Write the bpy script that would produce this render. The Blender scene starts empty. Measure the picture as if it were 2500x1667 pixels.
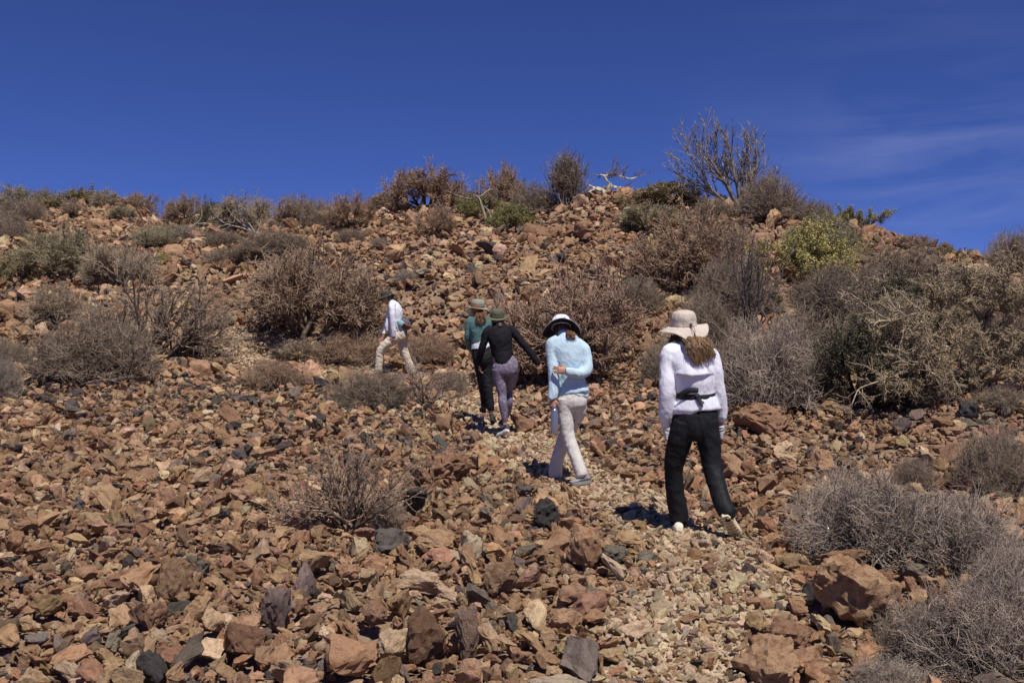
import bpy, bmesh, math, random
import numpy as np
from mathutils import Vector, Matrix, Euler, noise as mnoise

random.seed(7)
R = np.random.default_rng(7)
scene = bpy.context.scene
CLOUDZ = 1.4
COL = scene.collection

# ------------------------------------------------------------------ camera
FOC = 2430.0                      # focal length in photo pixels (35 mm on a 36 mm sensor)
PITCH = math.radians(2.5)
cam_d = bpy.data.cameras.new("camera")
cam_d.lens = 35.0
cam_d.sensor_width = 36.0
cam_d.clip_end = 20000
cam_d.clip_start = 0.05
cam = bpy.data.objects.new("camera", cam_d)
cam.rotation_euler = (math.radians(90) + PITCH, 0, 0)
COL.objects.link(cam)
scene.camera = cam

# ------------------------------------------------------------------ sun and sky
SUN = Vector((0.20, -0.50, 1.0)).normalized()       # direction towards the sun
sun_d = bpy.data.lights.new("sun", "SUN")
sun_d.energy = 4.9
sun_d.angle = math.radians(0.53)
sun_d.color = (1.0, 0.955, 0.89)
sun = bpy.data.objects.new("sun", sun_d)
sun.rotation_euler = SUN.to_track_quat('Z', 'Y').to_euler()
sun.location = (5, -8, 20)
COL.objects.link(sun)

world = bpy.data.worlds.new("World")
scene.world = world
world.use_nodes = True
nt = world.node_tree
nt.nodes.clear()
def wn(t, **k):
    n = nt.nodes.new(t)
    for a, b in k.items():
        setattr(n, a, b)
    return n
sky = wn("ShaderNodeTexSky", sky_type='NISHITA', sun_disc=False)
sky.sun_elevation = math.asin(SUN.z)
sky.sun_rotation = math.atan2(SUN.x, SUN.y)
sky.altitude = 3500
sky.air_density = 0.85
sky.dust_density = 0.6
sky.ozone_density = 4.0
tint = wn("ShaderNodeMix", data_type='RGBA', blend_type='MULTIPLY')
tint.inputs[0].default_value = 1.0
tint.inputs[7].default_value = (0.50, 0.575, 1.06, 1)
nt.links.new(sky.outputs[0], tint.inputs[6])
# thin high cirrus, laid out by direction
geo = wn("ShaderNodeTexCoord")
mp = wn("ShaderNodeMapping"); mp.inputs['Scale'].default_value = (2.6, 2.6, 15.0)
mp.inputs['Location'].default_value = (0.0, 0.0, CLOUDZ)
mp.inputs['Rotation'].default_value = (0.12, 0.10, 0.3)
nt.links.new(geo.outputs['Generated'], mp.inputs['Vector'])
nz = wn("ShaderNodeTexNoise"); nz.inputs['Scale'].default_value = 1.6; nz.inputs['Detail'].default_value = 7
nz.inputs['Roughness'].default_value = 0.55; nz.inputs['Distortion'].default_value = 0.5
nt.links.new(mp.outputs[0], nz.inputs['Vector'])
mr = wn("ShaderNodeMapRange"); mr.inputs[1].default_value = 0.40; mr.inputs[2].default_value = 0.80
mr.inputs[3].default_value = 0.0; mr.inputs[4].default_value = 0.75
nt.links.new(nz.outputs[0], mr.inputs[0])
sep = wn("ShaderNodeSeparateXYZ"); nt.links.new(geo.outputs['Generated'], sep.inputs[0])
mx = wn("ShaderNodeMapRange"); mx.interpolation_type = 'SMOOTHSTEP'
mx.inputs[1].default_value = 0.12; mx.inputs[2].default_value = 0.40; mx.inputs[3].default_value = 0.04; mx.inputs[4].default_value = 1.0
nt.links.new(sep.outputs[0], mx.inputs[0])
mz = wn("ShaderNodeMapRange"); mz.interpolation_type = 'SMOOTHSTEP'
mz.inputs[1].default_value = 0.20; mz.inputs[2].default_value = 0.31; mz.inputs[3].default_value = 1.0; mz.inputs[4].default_value = 0.15
nt.links.new(sep.outputs[2], mz.inputs[0])
m2 = wn("ShaderNodeMath", operation='MULTIPLY'); nt.links.new(mr.outputs[0], m2.inputs[0]); nt.links.new(mz.outputs[0], m2.inputs[1])
mu = wn("ShaderNodeMath", operation='MULTIPLY'); nt.links.new(m2.outputs[0], mu.inputs[0]); nt.links.new(mx.outputs[0], mu.inputs[1])
cl = wn("ShaderNodeMix", data_type='RGBA', blend_type='MIX')
nt.links.new(mu.outputs[0], cl.inputs[0]); nt.links.new(tint.outputs[2], cl.inputs[6])
cl.inputs[7].default_value = (2.3, 2.9, 6.0, 1)
bg = wn("ShaderNodeBackground"); bg.inputs[1].default_value = 0.090
out = wn("ShaderNodeOutputWorld")
nt.links.new(cl.outputs[2], bg.inputs[0]); nt.links.new(bg.outputs[0], out.inputs[0])

scene.view_settings.view_transform = 'Standard'
scene.view_settings.look = 'None'
scene.view_settings.gamma = 1.0
scene.view_settings.exposure = 0.0
scene.view_settings.use_curve_mapping = False
scene.render.engine = 'CYCLES'
scene.cycles.max_bounces = 6
scene.cycles.transparent_max_bounces = 8

# ------------------------------------------------------------------ helpers
CP, SP = math.cos(PITCH), math.sin(PITCH)
def P(u, v, d):
    """world point seen at photo pixel (u, v) at camera depth d"""
    x = (u - 1250) / FOC * d
    up = (833.5 - v) / FOC * d
    return Vector((x, d * CP - up * SP, d * SP + up * CP))

def tag(o, label=None, cat=None, group=None, kind=None):
    if label: o["label"] = label
    if cat: o["category"] = cat
    if group: o["group"] = group
    if kind: o["kind"] = kind
    return o

def link(o, parent=None):
    COL.objects.link(o)
    if parent is not None:
        o.parent = parent
    return o

def empty(name, loc=(0, 0, 0), rz=0.0):
    o = bpy.data.objects.new(name, None)
    o.empty_display_size = 0.1
    o.location = loc
    o.rotation_euler = (0, 0, rz)
    return link(o)

def np_mesh(name, verts, faces, mat=None, smooth=True, sharp=None):
    """faces: (n,k) int array with k=3 or 4"""
    verts = np.asarray(verts, dtype=np.float32)
    faces = np.asarray(faces, dtype=np.int32)
    me = bpy.data.meshes.new(name)
    me.vertices.add(len(verts)); me.vertices.foreach_set("co", verts.ravel())
    k = faces.shape[1]
    me.loops.add(faces.size); me.loops.foreach_set("vertex_index", faces.ravel())
    me.polygons.add(len(faces))
    me.polygons.foreach_set("loop_start", np.arange(0, faces.size, k, dtype=np.int32))
    me.polygons.foreach_set("loop_total", np.full(len(faces), k, dtype=np.int32))
    me.update(calc_edges=True)
    me.polygons.foreach_set("use_smooth", np.full(len(faces), smooth, dtype=bool))
    if sharp is not None:
        me.set_sharp_from_angle(angle=math.radians(sharp))
    if mat: me.materials.append(mat)
    return me

class NT:
    """small node-building helper"""
    def __init__(s, name, rough=0.9, spec=0.2):
        s.m = bpy.data.materials.new(name); s.m.use_nodes = True
        s.t = s.m.node_tree; s.b = s.t.nodes["Principled BSDF"]
        s.b.inputs["Roughness"].default_value = rough
        s.b.inputs["Specular IOR Level"].default_value = spec
    def n(s, t, ins=None, **k):
        n = s.t.nodes.new(t)
        for a, b in k.items(): setattr(n, a, b)
        for a, b in (ins or {}).items():
            if hasattr(b, "is_output"): s.t.links.new(b, n.inputs[a])
            else: n.inputs[a].default_value = b
        return n
    def l(s, a, b): s.t.links.new(a, b)
    def coord(s, w="Object"): return s.n("ShaderNodeTexCoord").outputs[w]
    def noise(s, vec, scale, detail=5, rough=0.6, dist=0.0):
        return s.n("ShaderNodeTexNoise", {"Vector": vec, "Scale": scale, "Detail": detail, "Roughness": rough, "Distortion": dist}).outputs[0]
    def ramp(s, fac, stops, interp='LINEAR'):
        r = s.n("ShaderNodeValToRGB", {0: fac}); cr = r.color_ramp; cr.interpolation = interp
        while len(cr.elements) < len(stops): cr.elements.new(0.5)
        for e, (p, c) in zip(cr.elements, stops):
            e.position = p; e.color = (*c, 1) if len(c) == 3 else c
        return r.outputs[0]
    def mix(s, fac, a, b, mode='MIX'):
        n = s.n("ShaderNodeMix", data_type='RGBA', blend_type=mode)
        for i, x in ((0, fac), (6, a), (7, b)):
            if hasattr(x, "is_output"): s.l(x, n.inputs[i])
            else: n.inputs[i].default_value = x if i == 0 else ((*x, 1) if len(x) == 3 else x)
        return n.outputs[2]
    def maprange(s, v, a, b, c, d):
        return s.n("ShaderNodeMapRange", {0: v, 1: a, 2: b, 3: c, 4: d}).outputs[0]
    def math(s, op, a, b=0.0):
        return s.n("ShaderNodeMath", {0: a, 1: b}, operation=op).outputs[0]
    def bump(s, h, strength=0.5, dist=0.02, normal=None):
        ins = {"Height": h, "Strength": strength, "Distance": dist}
        if normal is not None: ins["Normal"] = normal
        return s.n("ShaderNodeBump", ins).outputs[0]
    def col(s, c):
        if hasattr(c, "is_output"): s.l(c, s.b.inputs["Base Color"])
        else: s.b.inputs["Base Color"].default_value = (*c, 1)

# ------------------------------------------------------------------ terrain profile
def prof(*rows):
    return rows
FORE = [(1667, 4.95), (1500, 5.75), (1400, 6.45), (1300, 7.6), (1180, 10.1)]
COLS = {
    0:    FORE + [(1100, 11.6), (1000, 14.3), (930, 17.0), (870, 19.0), (760, 22.5), (650, 27.0), (560, 33.0), (503, 40.0)],
    300:  FORE + [(1100, 11.8), (1000, 14.3), (930, 17.0), (880, 18.6), (760, 22.0), (650, 26.0), (560, 31.5), (507, 38.0)],
    500:  FORE + [(1100, 11.9), (1000, 14.4), (925, 17.3), (870, 18.8), (760, 21.5), (650, 25.0), (580, 28.5), (532, 33.0)],
    700:  FORE + [(1100, 12.0), (1000, 14.5), (918, 18.0), (850, 19.3), (750, 21.3), (650, 24.0), (590, 26.5), (547, 30.5)],
    870:  FORE + [(1100, 12.0), (1000, 14.6), (918, 18.0), (850, 19.3), (750, 21.0), (650, 23.3), (560, 26.5), (513, 29.5)],
    1110: FORE + [(1075, 12.7), (1036, 13.6), (918, 18.0), (850, 19.3), (750, 20.8), (650, 22.8), (560, 25.5), (507, 28.5)],
    1320: FORE + [(1075, 12.5), (1000, 14.6), (918, 17.2), (850, 18.6), (750, 20.3), (650, 22.3), (560, 25.0), (513, 27.5)],
    1390: FORE + [(1075, 12.4), (1000, 14.4), (918, 16.8), (850, 18.2), (750, 20.0), (650, 22.2), (560, 24.8), (489, 27.5)],
    1480: FORE + [(1075, 12.2), (1000, 14.1), (918, 16.4), (850, 17.9), (750, 19.8), (650, 22.0), (560, 24.6), (468, 27.5)],
    1600: FORE + [(1075, 12.0), (1000, 13.8), (925, 15.6), (850, 17.4), (750, 19.4), (650, 21.6), (560, 24.2), (468, 27.0)],
    1790: FORE + [(1075, 11.9), (985, 13.4), (925, 14.9), (850, 16.9), (750, 19.0), (650, 21.2), (560, 23.8), (488, 26.2)],
    1865: FORE + [(1075, 11.8), (985, 13.3), (925, 14.7), (850, 16.6), (750, 18.8), (650, 21.0), (570, 23.2), (522, 25.0)],
    2044: FORE + [(1075, 11.6), (985, 13.1), (925, 14.4), (850, 16.2), (750, 18.4), (650, 20.8), (580, 22.9), (537, 24.5)],
    2148: FORE + [(1075, 11.5), (985, 12.9), (925, 14.1), (850, 15.9), (750, 18.2), (650, 20.6), (572, 23.0)],
    2285: FORE + [(1075, 11.3), (985, 12.7), (925, 13.8), (850, 15.5), (750, 17.8), (680, 19.8), (613, 22.0)],
    2389: FORE + [(1075, 11.2), (985, 12.5), (925, 13.6), (850, 15.3), (750, 17.6), (690, 19.5), (631, 21.5)],
    2500: FORE + [(1075, 11.1), (985, 12.3), (925, 13.4), (850, 15.1), (750, 17.4), (700, 19.0), (648, 21.0)],
}
UC = sorted(COLS)
AC = np.array([(u - 1250) / FOC for u in UC])
YG = np.arange(-6.0, 75.0, 0.1)
ZC = []
for u in UC:
    pts = [P(u, v, d) for v, d in COLS[u]]
    ys = [-6.0, 0.0, 3.0] + [p.y for p in pts]
    zs = [-1.75, -1.66, -1.60] + [p.z for p in pts]
    yr, zr = ys[-1], zs[-1]
    ys += [yr + 0.8, yr + 2.5, yr + 7, yr + 25, yr + 60]
    zs += [zr + 0.02, zr - 0.25, zr - 1.6, zr - 9, zr - 22]
    z = np.interp(YG, ys, zs)
    ker = np.exp(-0.5 * (np.arange(-12, 13) / 4.0) ** 2); ker /= ker.sum()
    z = np.convolve(np.pad(z, 12, mode='edge'), ker, 'valid')
    ZC.append(z)
ZC = np.array(ZC)

def fbm(x, y, seed=0.0):
    z = np.zeros_like(x)
    for k, (f, a) in enumerate(((0.35, 1.0), (0.8, 0.5), (1.9, 0.28), (4.1, 0.13))):
        ph = seed + k * 7.3
        z += a * (np.sin(x * f * 1.3 + ph + 1.7 * np.sin(y * f * 0.9 + ph * 1.3)) * np.cos(y * f * 1.1 - ph * 0.7 + 1.3 * np.sin(x * f * 0.8 + ph)))
    return z

def H(x, y):
    """ground height (vectorised)"""
    x = np.asarray(x, dtype=float); y = np.asarray(y, dtype=float)
    a = np.clip(x / np.maximum(y, 4.0), AC[0] - 0.25, AC[-1] + 0.25)
    ac = np.clip(a, AC[0], AC[-1])
    i = np.clip(np.searchsorted(AC, ac) - 1, 0, len(AC) - 2)
    f = (ac - AC[i]) / (AC[i + 1] - AC[i]); f = f * f * (3 - 2 * f) * 0.5 + f * 0.5
    j = np.clip((y - YG[0]) / 0.1, 0, len(YG) - 1.001); j0 = j.astype(int); g = j - j0
    z0 = ZC[i, j0] * (1 - g) + ZC[i, j0 + 1] * g
    z1 = ZC[i + 1, j0] * (1 - g) + ZC[i + 1, j0 + 1] * g
    z = z0 * (1 - f) + z1 * f
    z = z + np.where(a > AC[-1], -(a - AC[-1]) * y * 0.10, 0.0)
    amp = np.clip((y - 8) / 14, 0, 1) * 0.07 + 0.018
    return z + fbm(x, y) * amp

def G(u, v, dmin=3.0):
    """first ground hit of the sight line through photo pixel (u, v): (point, depth)"""
    d = np.arange(dmin, 60, 0.02)
    up = (833.5 - v) / FOC * d
    x = (u - 1250) / FOC * d
    y = d * CP - up * SP
    z = d * SP + up * CP
    below = z - H(x, y) < 0
    if not below.any():
        k = int(np.argmin(np.where(d < 45, z - H(x, y), 1e9)))
    else:
        k = int(np.argmax(below))
    return Vector((x[k], y[k], float(H(x[k], y[k])))), float(d[k])

# path centre line (world), from the photo
PATH_UV = [(1640, 1760, .42), (1660, 1640, .42), (1690, 1520, .42), (1735, 1400, .42), (1700, 1310, .36), (1590, 1250, .34), (1470, 1195, .34),
           (1375, 1160, .32), (1300, 1095, .42), (1235, 1050, .46), (1185, 1010, .42), (1160, 965, .34), (1100, 925, .34)]
PATH2_UV = [(905, 905, .35), (860, 893, .5), (800, 880, .55), (700, 868, .4), (560, 843, .7), (490, 850, .4)]
def path_pts(L):
    out = []
    for (u, v, w) in L:
        p, d = G(u, v); out.append((p.x, p.y, w))
    a = np.array(out); t = np.arange(len(a)); tt = np.linspace(0, len(a) - 1, len(a) * 6)
    return np.stack([np.interp(tt, t, a[:, k]) for k in range(3)], 1)
PATHS = [path_pts(PATH_UV), path_pts(PATH2_UV)]
def pathmask(x, y):
    """1 on the trodden path, 0 away from it"""
    x = np.asarray(x, dtype=float); y = np.asarray(y, dtype=float)
    best = np.full(x.shape, 0.0)
    wob = 0.10 * np.sin(x * 5.1 + y * 2.3) + 0.08 * np.sin(y * 7.7 - x * 3.1)
    for pp in PATHS:
        for (px, py, w) in pp:
            d = np.sqrt((x - px) ** 2 + ((y - py) * 0.75) ** 2) + wob
            best = np.maximum(best, np.clip(1.5 - d / w, 0, 1))
    return best

# ------------------------------------------------------------------ ground material and mesh
g = NT("ground_dirt", 0.95, 0.1)
co = g.coord("Object")
n1 = g.noise(co, 1.3, 6); n2 = g.noise(co, 14, 6, 0.7); n3 = g.noise(co, 60, 4, 0.7)
base = g.ramp(n1, [(0.3, (0.19, 0.125, 0.085)), (0.55, (0.28, 0.19, 0.13)), (0.75, (0.24, 0.165, 0.115))])
base = g.mix(g.maprange(n2, 0.45, 0.75, 0, 0.6), base, (0.085, 0.055, 0.038))
pm = g.n("ShaderNodeAttribute", attribute_name="path_mask").outputs["Fac"]
pale = g.ramp(n2, [(0.3, (0.38, 0.29, 0.20)), (0.7, (0.52, 0.415, 0.30))])
base = g.mix(pm, base, pale)
g.col(base)
v = g.n("ShaderNodeTexVoronoi", {"Vector": co, "Scale": 28.0}).outputs["Distance"]
hgt = g.math('ADD', g.math('MULTIPLY', n3, 0.5), g.math('MULTIPLY', v, 0.8))
g.l(g.bump(hgt, 0.6, 0.02), g.b.inputs["Normal"])
MAT_GROUND = g.m

far = np.array([3000, 1500, 700, 350, 180, 110, 70, 50, 40])
xs = np.concatenate([-far, np.arange(-32, 32.01, 0.22), far[::-1]])
ysn = np.concatenate([[-3000, -1200, -500, -200, -80, -30, -14], np.arange(-6, 46.01, 0.22), [47, 49, 52, 56, 62, 70, 85, 120, 200, 400, 900, 3000]])
X, Y = np.meshgrid(xs, ysn)
Z = H(X, np.clip(Y, -6, 74)) - 0.055 * (1 - np.clip(pathmask(X, Y) * 1.5, 0, 1)) - 0.006
farm = np.clip((np.abs(X) - 32) / 120, 0, 1)
Z = Z * (1 - farm) + farm * (-14)
fy = np.clip((Y - 74) / 200, 0, 1); Z = Z * (1 - fy) + fy * (-22)
fb = np.clip((-6 - Y) / 200, 0, 1); Z = Z * (1 - fb) + fb * (-12)
nx, ny = len(xs), len(ysn)
idx = np.arange(nx * ny).reshape(ny, nx)
F = np.stack([idx[:-1, :-1], idx[:-1, 1:], idx[1:, 1:], idx[1:, :-1]], -1).reshape(-1, 4)
gm = np_mesh("ground", np.stack([X, Y, Z], -1).reshape(-1, 3), F, MAT_GROUND)
at = gm.attributes.new("path_mask", 'FLOAT', 'POINT')
at.data.foreach_set("value", (pathmask(X, Y) * (np.abs(X) < 30)).ravel().astype(np.float32))
ground = bpy.data.objects.new("ground", gm)
tag(ground, "brown dirt hillside under loose volcanic stones", kind="structure")
link(ground)
# ------------------------------------------------------------------ rock material
def rock_material(name, attr_type, fine=1.0):
    r = NT(name, 0.88, 0.18)
    a = r.n("ShaderNodeAttribute", attribute_name="tint", attribute_type=attr_type).outputs["Color"]
    tc = r.coord("Object")
    rnd = r.n("ShaderNodeObjectInfo").outputs["Random"]
    off = r.n("ShaderNodeVectorMath", {0: tc, 1: r.n("ShaderNodeCombineXYZ", {0: r.math('MULTIPLY', rnd, 37.0), 1: r.math('MULTIPLY', rnd, 91.0), 2: r.math('MULTIPLY', rnd, 13.0)}).outputs[0]}, operation='ADD').outputs[0]
    nA = r.noise(off, 1.6 * fine, 5, 0.6, 0.4); nB = r.noise(off, 7.0 * fine, 6, 0.7); nC = r.noise(off, 26.0 * fine, 4, 0.75)
    c = r.mix(r.maprange(nA, 0.52, 0.68, 0, 0.55), a, r.mix(1.0, a, (1.32, 1.28, 1.22), 'MULTIPLY'))
    c = r.mix(r.maprange(nA, 0.48, 0.36, 0, 0.8), c, r.mix(1.0, a, (0.66, 0.54, 0.47), 'MULTIPLY'))
    c = r.mix(r.maprange(nB, 0.50, 0.66, 0, 0.75), c, r.mix(1.0, c, (0.55, 0.47, 0.43), 'MULTIPLY'))
    c = r.mix(r.maprange(nC, 0.3, 0.7, 0.0, 0.5), c, r.mix(1.0, c, (1.5, 1.5, 1.5), 'MULTIPLY'))
    r.col(c)
    vor = r.n("ShaderNodeTexVoronoi", {"Vector": off, "Scale": 9.0 * fine, "Randomness": 1.0}, feature='F1').outputs["Distance"]
    pit = r.maprange(vor, 0.0, 0.30, 0.0, 1.0)
    h = r.math('ADD', r.math('MULTIPLY', nB, 1.0), r.math('ADD', r.math('MULTIPLY', nC, 0.45), r.math('MULTIPLY', pit, 0.35)))
    r.l(r.bump(h, 0.6, 0.05), r.b.inputs["Normal"])
    return r.m
MAT_ROCK_I = rock_material("rock_scatter", 'INSTANCER')
MAT_ROCK_O = rock_material("rock", 'OBJECT')
MAT_BOULDER = rock_material("boulder", 'OBJECT', 1.9)

def rock_mesh(seed, cuts=3, npts=16, amp=0.05, mat=None, name="rock", boxy=0.5, lump=0.0):
    rs = random.Random(seed)
    bm = bmesh.new()
    for _ in range(npts):
        v = Vector((rs.gauss(0, 1), rs.gauss(0, 1), rs.gauss(0, 1))).normalized()
        m = max(abs(v.x), abs(v.y), abs(v.z))
        v = v * ((1 - boxy) + boxy / m * 0.85) * rs.uniform(0.82, 1.0)
        bm.verts.new(v)
    res = bmesh.ops.convex_hull(bm, input=bm.verts[:])
    for v in [v for v in bm.verts if not v.link_faces]: bm.verts.remove(v)
    bmesh.ops.dissolve_limit(bm, angle_limit=math.radians(14), verts=bm.verts[:], edges=bm.edges[:])
    bmesh.ops.triangulate(bm, faces=bm.faces[:])
    if cuts:
        bmesh.ops.subdivide_edges(bm, edges=bm.edges[:], cuts=cuts, use_grid_fill=True)
        bmesh.ops.triangulate(bm, faces=bm.faces[:])
        bmesh.ops.smooth_vert(bm, verts=bm.verts[:], factor=0.16, use_axis_x=True, use_axis_y=True, use_axis_z=True)
        if cuts > 4: bmesh.ops.smooth_vert(bm, verts=bm.verts[:], factor=0.5, use_axis_x=True, use_axis_y=True, use_axis_z=True)
    bm.normal_update()
    off = Vector((seed * 3.17 % 91, seed * 1.73 % 57, seed * 0.91 % 33))
    if cuts:
        moves = []
        for v in bm.verts:
            p = v.co + off
            d = amp * 1.6 * mnoise.noise(p * 1.7) + amp * 1.2 * mnoise.noise(p * 4.1) + amp * 0.9 * mnoise.noise(p * 9.3)
            if lump: d += lump * (0.5 - abs(mnoise.noise(p * 3.0))) + lump * 0.5 * (0.3 - abs(mnoise.noise(p * 7.0)))
            moves.append(v.normal * d)
        for v, m in zip(bm.verts, moves): v.co += m
    me = bpy.data.meshes.new(name)
    bm.to_mesh(me); bm.free()
    me.polygons.foreach_set("use_smooth", [True] * len(me.polygons))
    me.set_sharp_from_angle(angle=math.radians(27))
    if mat: me.materials.append(mat)
    return me

# prototypes: unit-radius stones
protoI, protoO = [], []
NP = 34
for k in range(NP):
    me = rock_mesh(100 + k, cuts=4, npts=8 + (k % 5) * 2, amp=0.065 + 0.03 * (k % 3), mat=MAT_ROCK_I, boxy=0.2 + 0.4 * ((k * 7) % 5) / 4, lump=0.16 if k % 3 == 0 else 0.0)
    protoI.append(me)
    mo = me.copy(); mo.materials.clear(); mo.materials.append(MAT_ROCK_O); mo.name = "stone"; protoO.append(mo)
gravI = [rock_mesh(900 + k, cuts=0, npts=11 + k % 4, mat=MAT_ROCK_I, name="gravel") for k in range(10)]

pc = bpy.data.collections.new("stone_library")
for k, me in enumerate(protoI):
    pc.objects.link(bpy.data.objects.new("stone_%03d" % k, me))
gc = bpy.data.collections.new("gravel_library")
for k, me in enumerate(gravI):
    gc.objects.link(bpy.data.objects.new("grain_%03d" % k, me))

# ------------------------------------------------------------------ notable boulders (u, v_top, v_bottom, width_px, tint, label)
TAN = (0.41, 0.265, 0.175); RED = (0.30, 0.18, 0.125); PALE = (0.54, 0.40, 0.29); DARK = (0.075, 0.068, 0.066); GREY = (0.15, 0.13, 0.12)
ORANGE = (0.42, 0.26, 0.17); BROWN = (0.27, 0.175, 0.12); CREAM = (0.56, 0.47, 0.35); PINK = (0.50, 0.34, 0.26)
BOULDERS = [
 (2112, 1378, 1535, 200, TAN, "largest reddish tan boulder at right, with pitted front, beside the grey brush", 0.22),
 (2073, 1372, 1425, 72, DARK, "smooth dark grey round rock perched on the largest reddish boulder", 0.0),
 (2060, 1348, 1400, 150, BROWN, "long flat brown slab lying just above the largest reddish boulder", 0.02),
 (1885, 1580, 1700, 160, TAN, "big rounded tan boulder cut off by the bottom edge right of the path", 0.18),
 (1935, 1520, 1598, 118, RED, "smooth dark red-brown boulder above the big rounded tan one by the path", 0.02),
 (1432, 1288, 1388, 98, ORANGE, "orange-brown wedge boulder left of the path below the water bottle carrier", 0.03),
 (1498, 1334, 1380, 76, (0.17, 0.155, 0.12), "flat greenish grey stone touching the orange wedge boulder by the path", 0.0),
 (1335, 1218, 1292, 66, DARK, "upright dark grey block standing left of the path in the middle ground", 0.0),
 (1148, 1300, 1370, 62, CREAM, "whitish blotched rock left of the upright dark grey block", 0.05),
 (1222, 1383, 1460, 84, BROWN, "rounded brown boulder with deep shadow under it, below the whitish blotched rock", 0.03),
 (1040, 1500, 1622, 108, (0.17, 0.10, 0.07), "large dark brown boulder near the bottom centre, leaning on a grey neighbour", 0.16),
 (1138, 1488, 1612, 62, (0.24, 0.165, 0.14), "tall greyish mauve boulder leaning against the large dark brown one", 0.12),
 (667, 1441, 1535, 74, (0.20, 0.15, 0.14), "egg shaped grey-mauve boulder standing upright in the lower scree", 0.05),
 (587, 1530, 1610, 112, (0.21, 0.12, 0.085), "dark brown pitted boulder with black hollow beneath, lower left of centre", 0.07),
 (352, 1473, 1535, 90, RED, "layered red-brown rock in the lower left scree", 0.07),
 (417, 1372, 1462, 96, BROWN, "tilted brown slab with dark end sticking up in the left scree", 0.03),
 (722, 1206, 1297, 88, PINK, "pale pink block in the shade of the lone thorny shrub", 0.04),
 (1010, 1193, 1254, 64, DARK, "cracked dark grey boulder to the right of the lone thorny shrub", 0.02),
 (955, 1296, 1354, 96, GREY, "grey slanting slab just below the lone thorny shrub", 0.0),
 (1062, 1303, 1352, 106, TAN, "wide tan block right of the grey slanting slab", 0.04),
 (1025, 1398, 1452, 128, PALE, "long pale tan slab with flat top near the bottom centre", 0.02),
 (958, 1545, 1620, 96, PALE, "pale cream angular boulder left of the large dark brown one", 0.02),
 (1098, 1098, 1180, 112, RED, "lumpy red-brown clump of rock right of the lone thorny shrub's tips", 0.20),
 (362, 1600, 1680, 74, DARK, "dark grey jagged rock on the bottom edge at left", 0.04),
 (2250, 944, 1002, 88, DARK, "black angular boulder at the foot of the big thorn tree", 0.0),
 (2370, 982, 1028, 48, (0.09, 0.088, 0.09), "rounded grey cobble right of the black angular boulder", 0.0),
 (1868, 985, 1062, 150, RED, "wide reddish rough boulder behind the hiker in white and black", 0.16),
 (1795, 1110, 1166, 80, TAN, "tan wedge slab beside the knee of the hiker in black trousers", 0.02),
 (2470, 928, 972, 84, PINK, "pinkish boulder at the right edge under the thorn tree", 0.05),
 (1777, 482, 535, 42, PINK, "cone shaped pink-brown outcrop under the bare tree on the ridge", 0.12),
 (2160, 563, 590, 26, ORANGE, "small orange knob standing on the right skyline", 0.15),
 (1416, 474, 512, 34, PINK, "upright pinkish rock on the central hilltop", 0.04),
 (1512, 470, 502, 44, BROWN, "broad brown rock on the hilltop below the white-barked tree", 0.06),
 (478, 582, 616, 50, PALE, "pale tan boulder high on the left slope", 0.02),
 (571, 716, 748, 40, TAN, "tan disc shaped slab beside the big brown dome shrub", 0.0),
 (540, 696, 732, 54, (0.33, 0.24, 0.16), "knobbly greyish tan boulder up-slope of the disc shaped slab", 0.08),
 (60, 738, 796, 80, RED, "red-brown overhanging boulder near the left edge", 0.10),
 (56, 708, 742, 60, PINK, "pale pinkish boulder above the overhanging one at the left edge", 0.03),
 (333, 905, 934, 60, TAN, "tan slab at the foot of the dark stemmed shrub", 0.0),
 (171, 978, 1007, 34, GREY, "round grey cobble in the left middle scree", 0.0),
 (915, 955, 990, 56, (0.27, 0.165, 0.12), "brown boulder in front of the round grey tuft", 0.03),
 (1080, 1012, 1056, 54, TAN, "tan boulder below the small open shrub beside the path", 0.03),
 (782, 920, 948, 42, DARK, "dark grey block by the pale bare patch left of the striding hiker", 0.0),
 (2015, 1100, 1150, 70, ORANGE, "orange-brown rock at the left end of the grey brush", 0.08),
 (1275, 1010, 1062, 60, RED, "flat topped reddish block beside the water bottle", 0.03),
]
FIXED = []          # (x, y, r) footprints already taken
TOP_ROCKS = []
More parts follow.
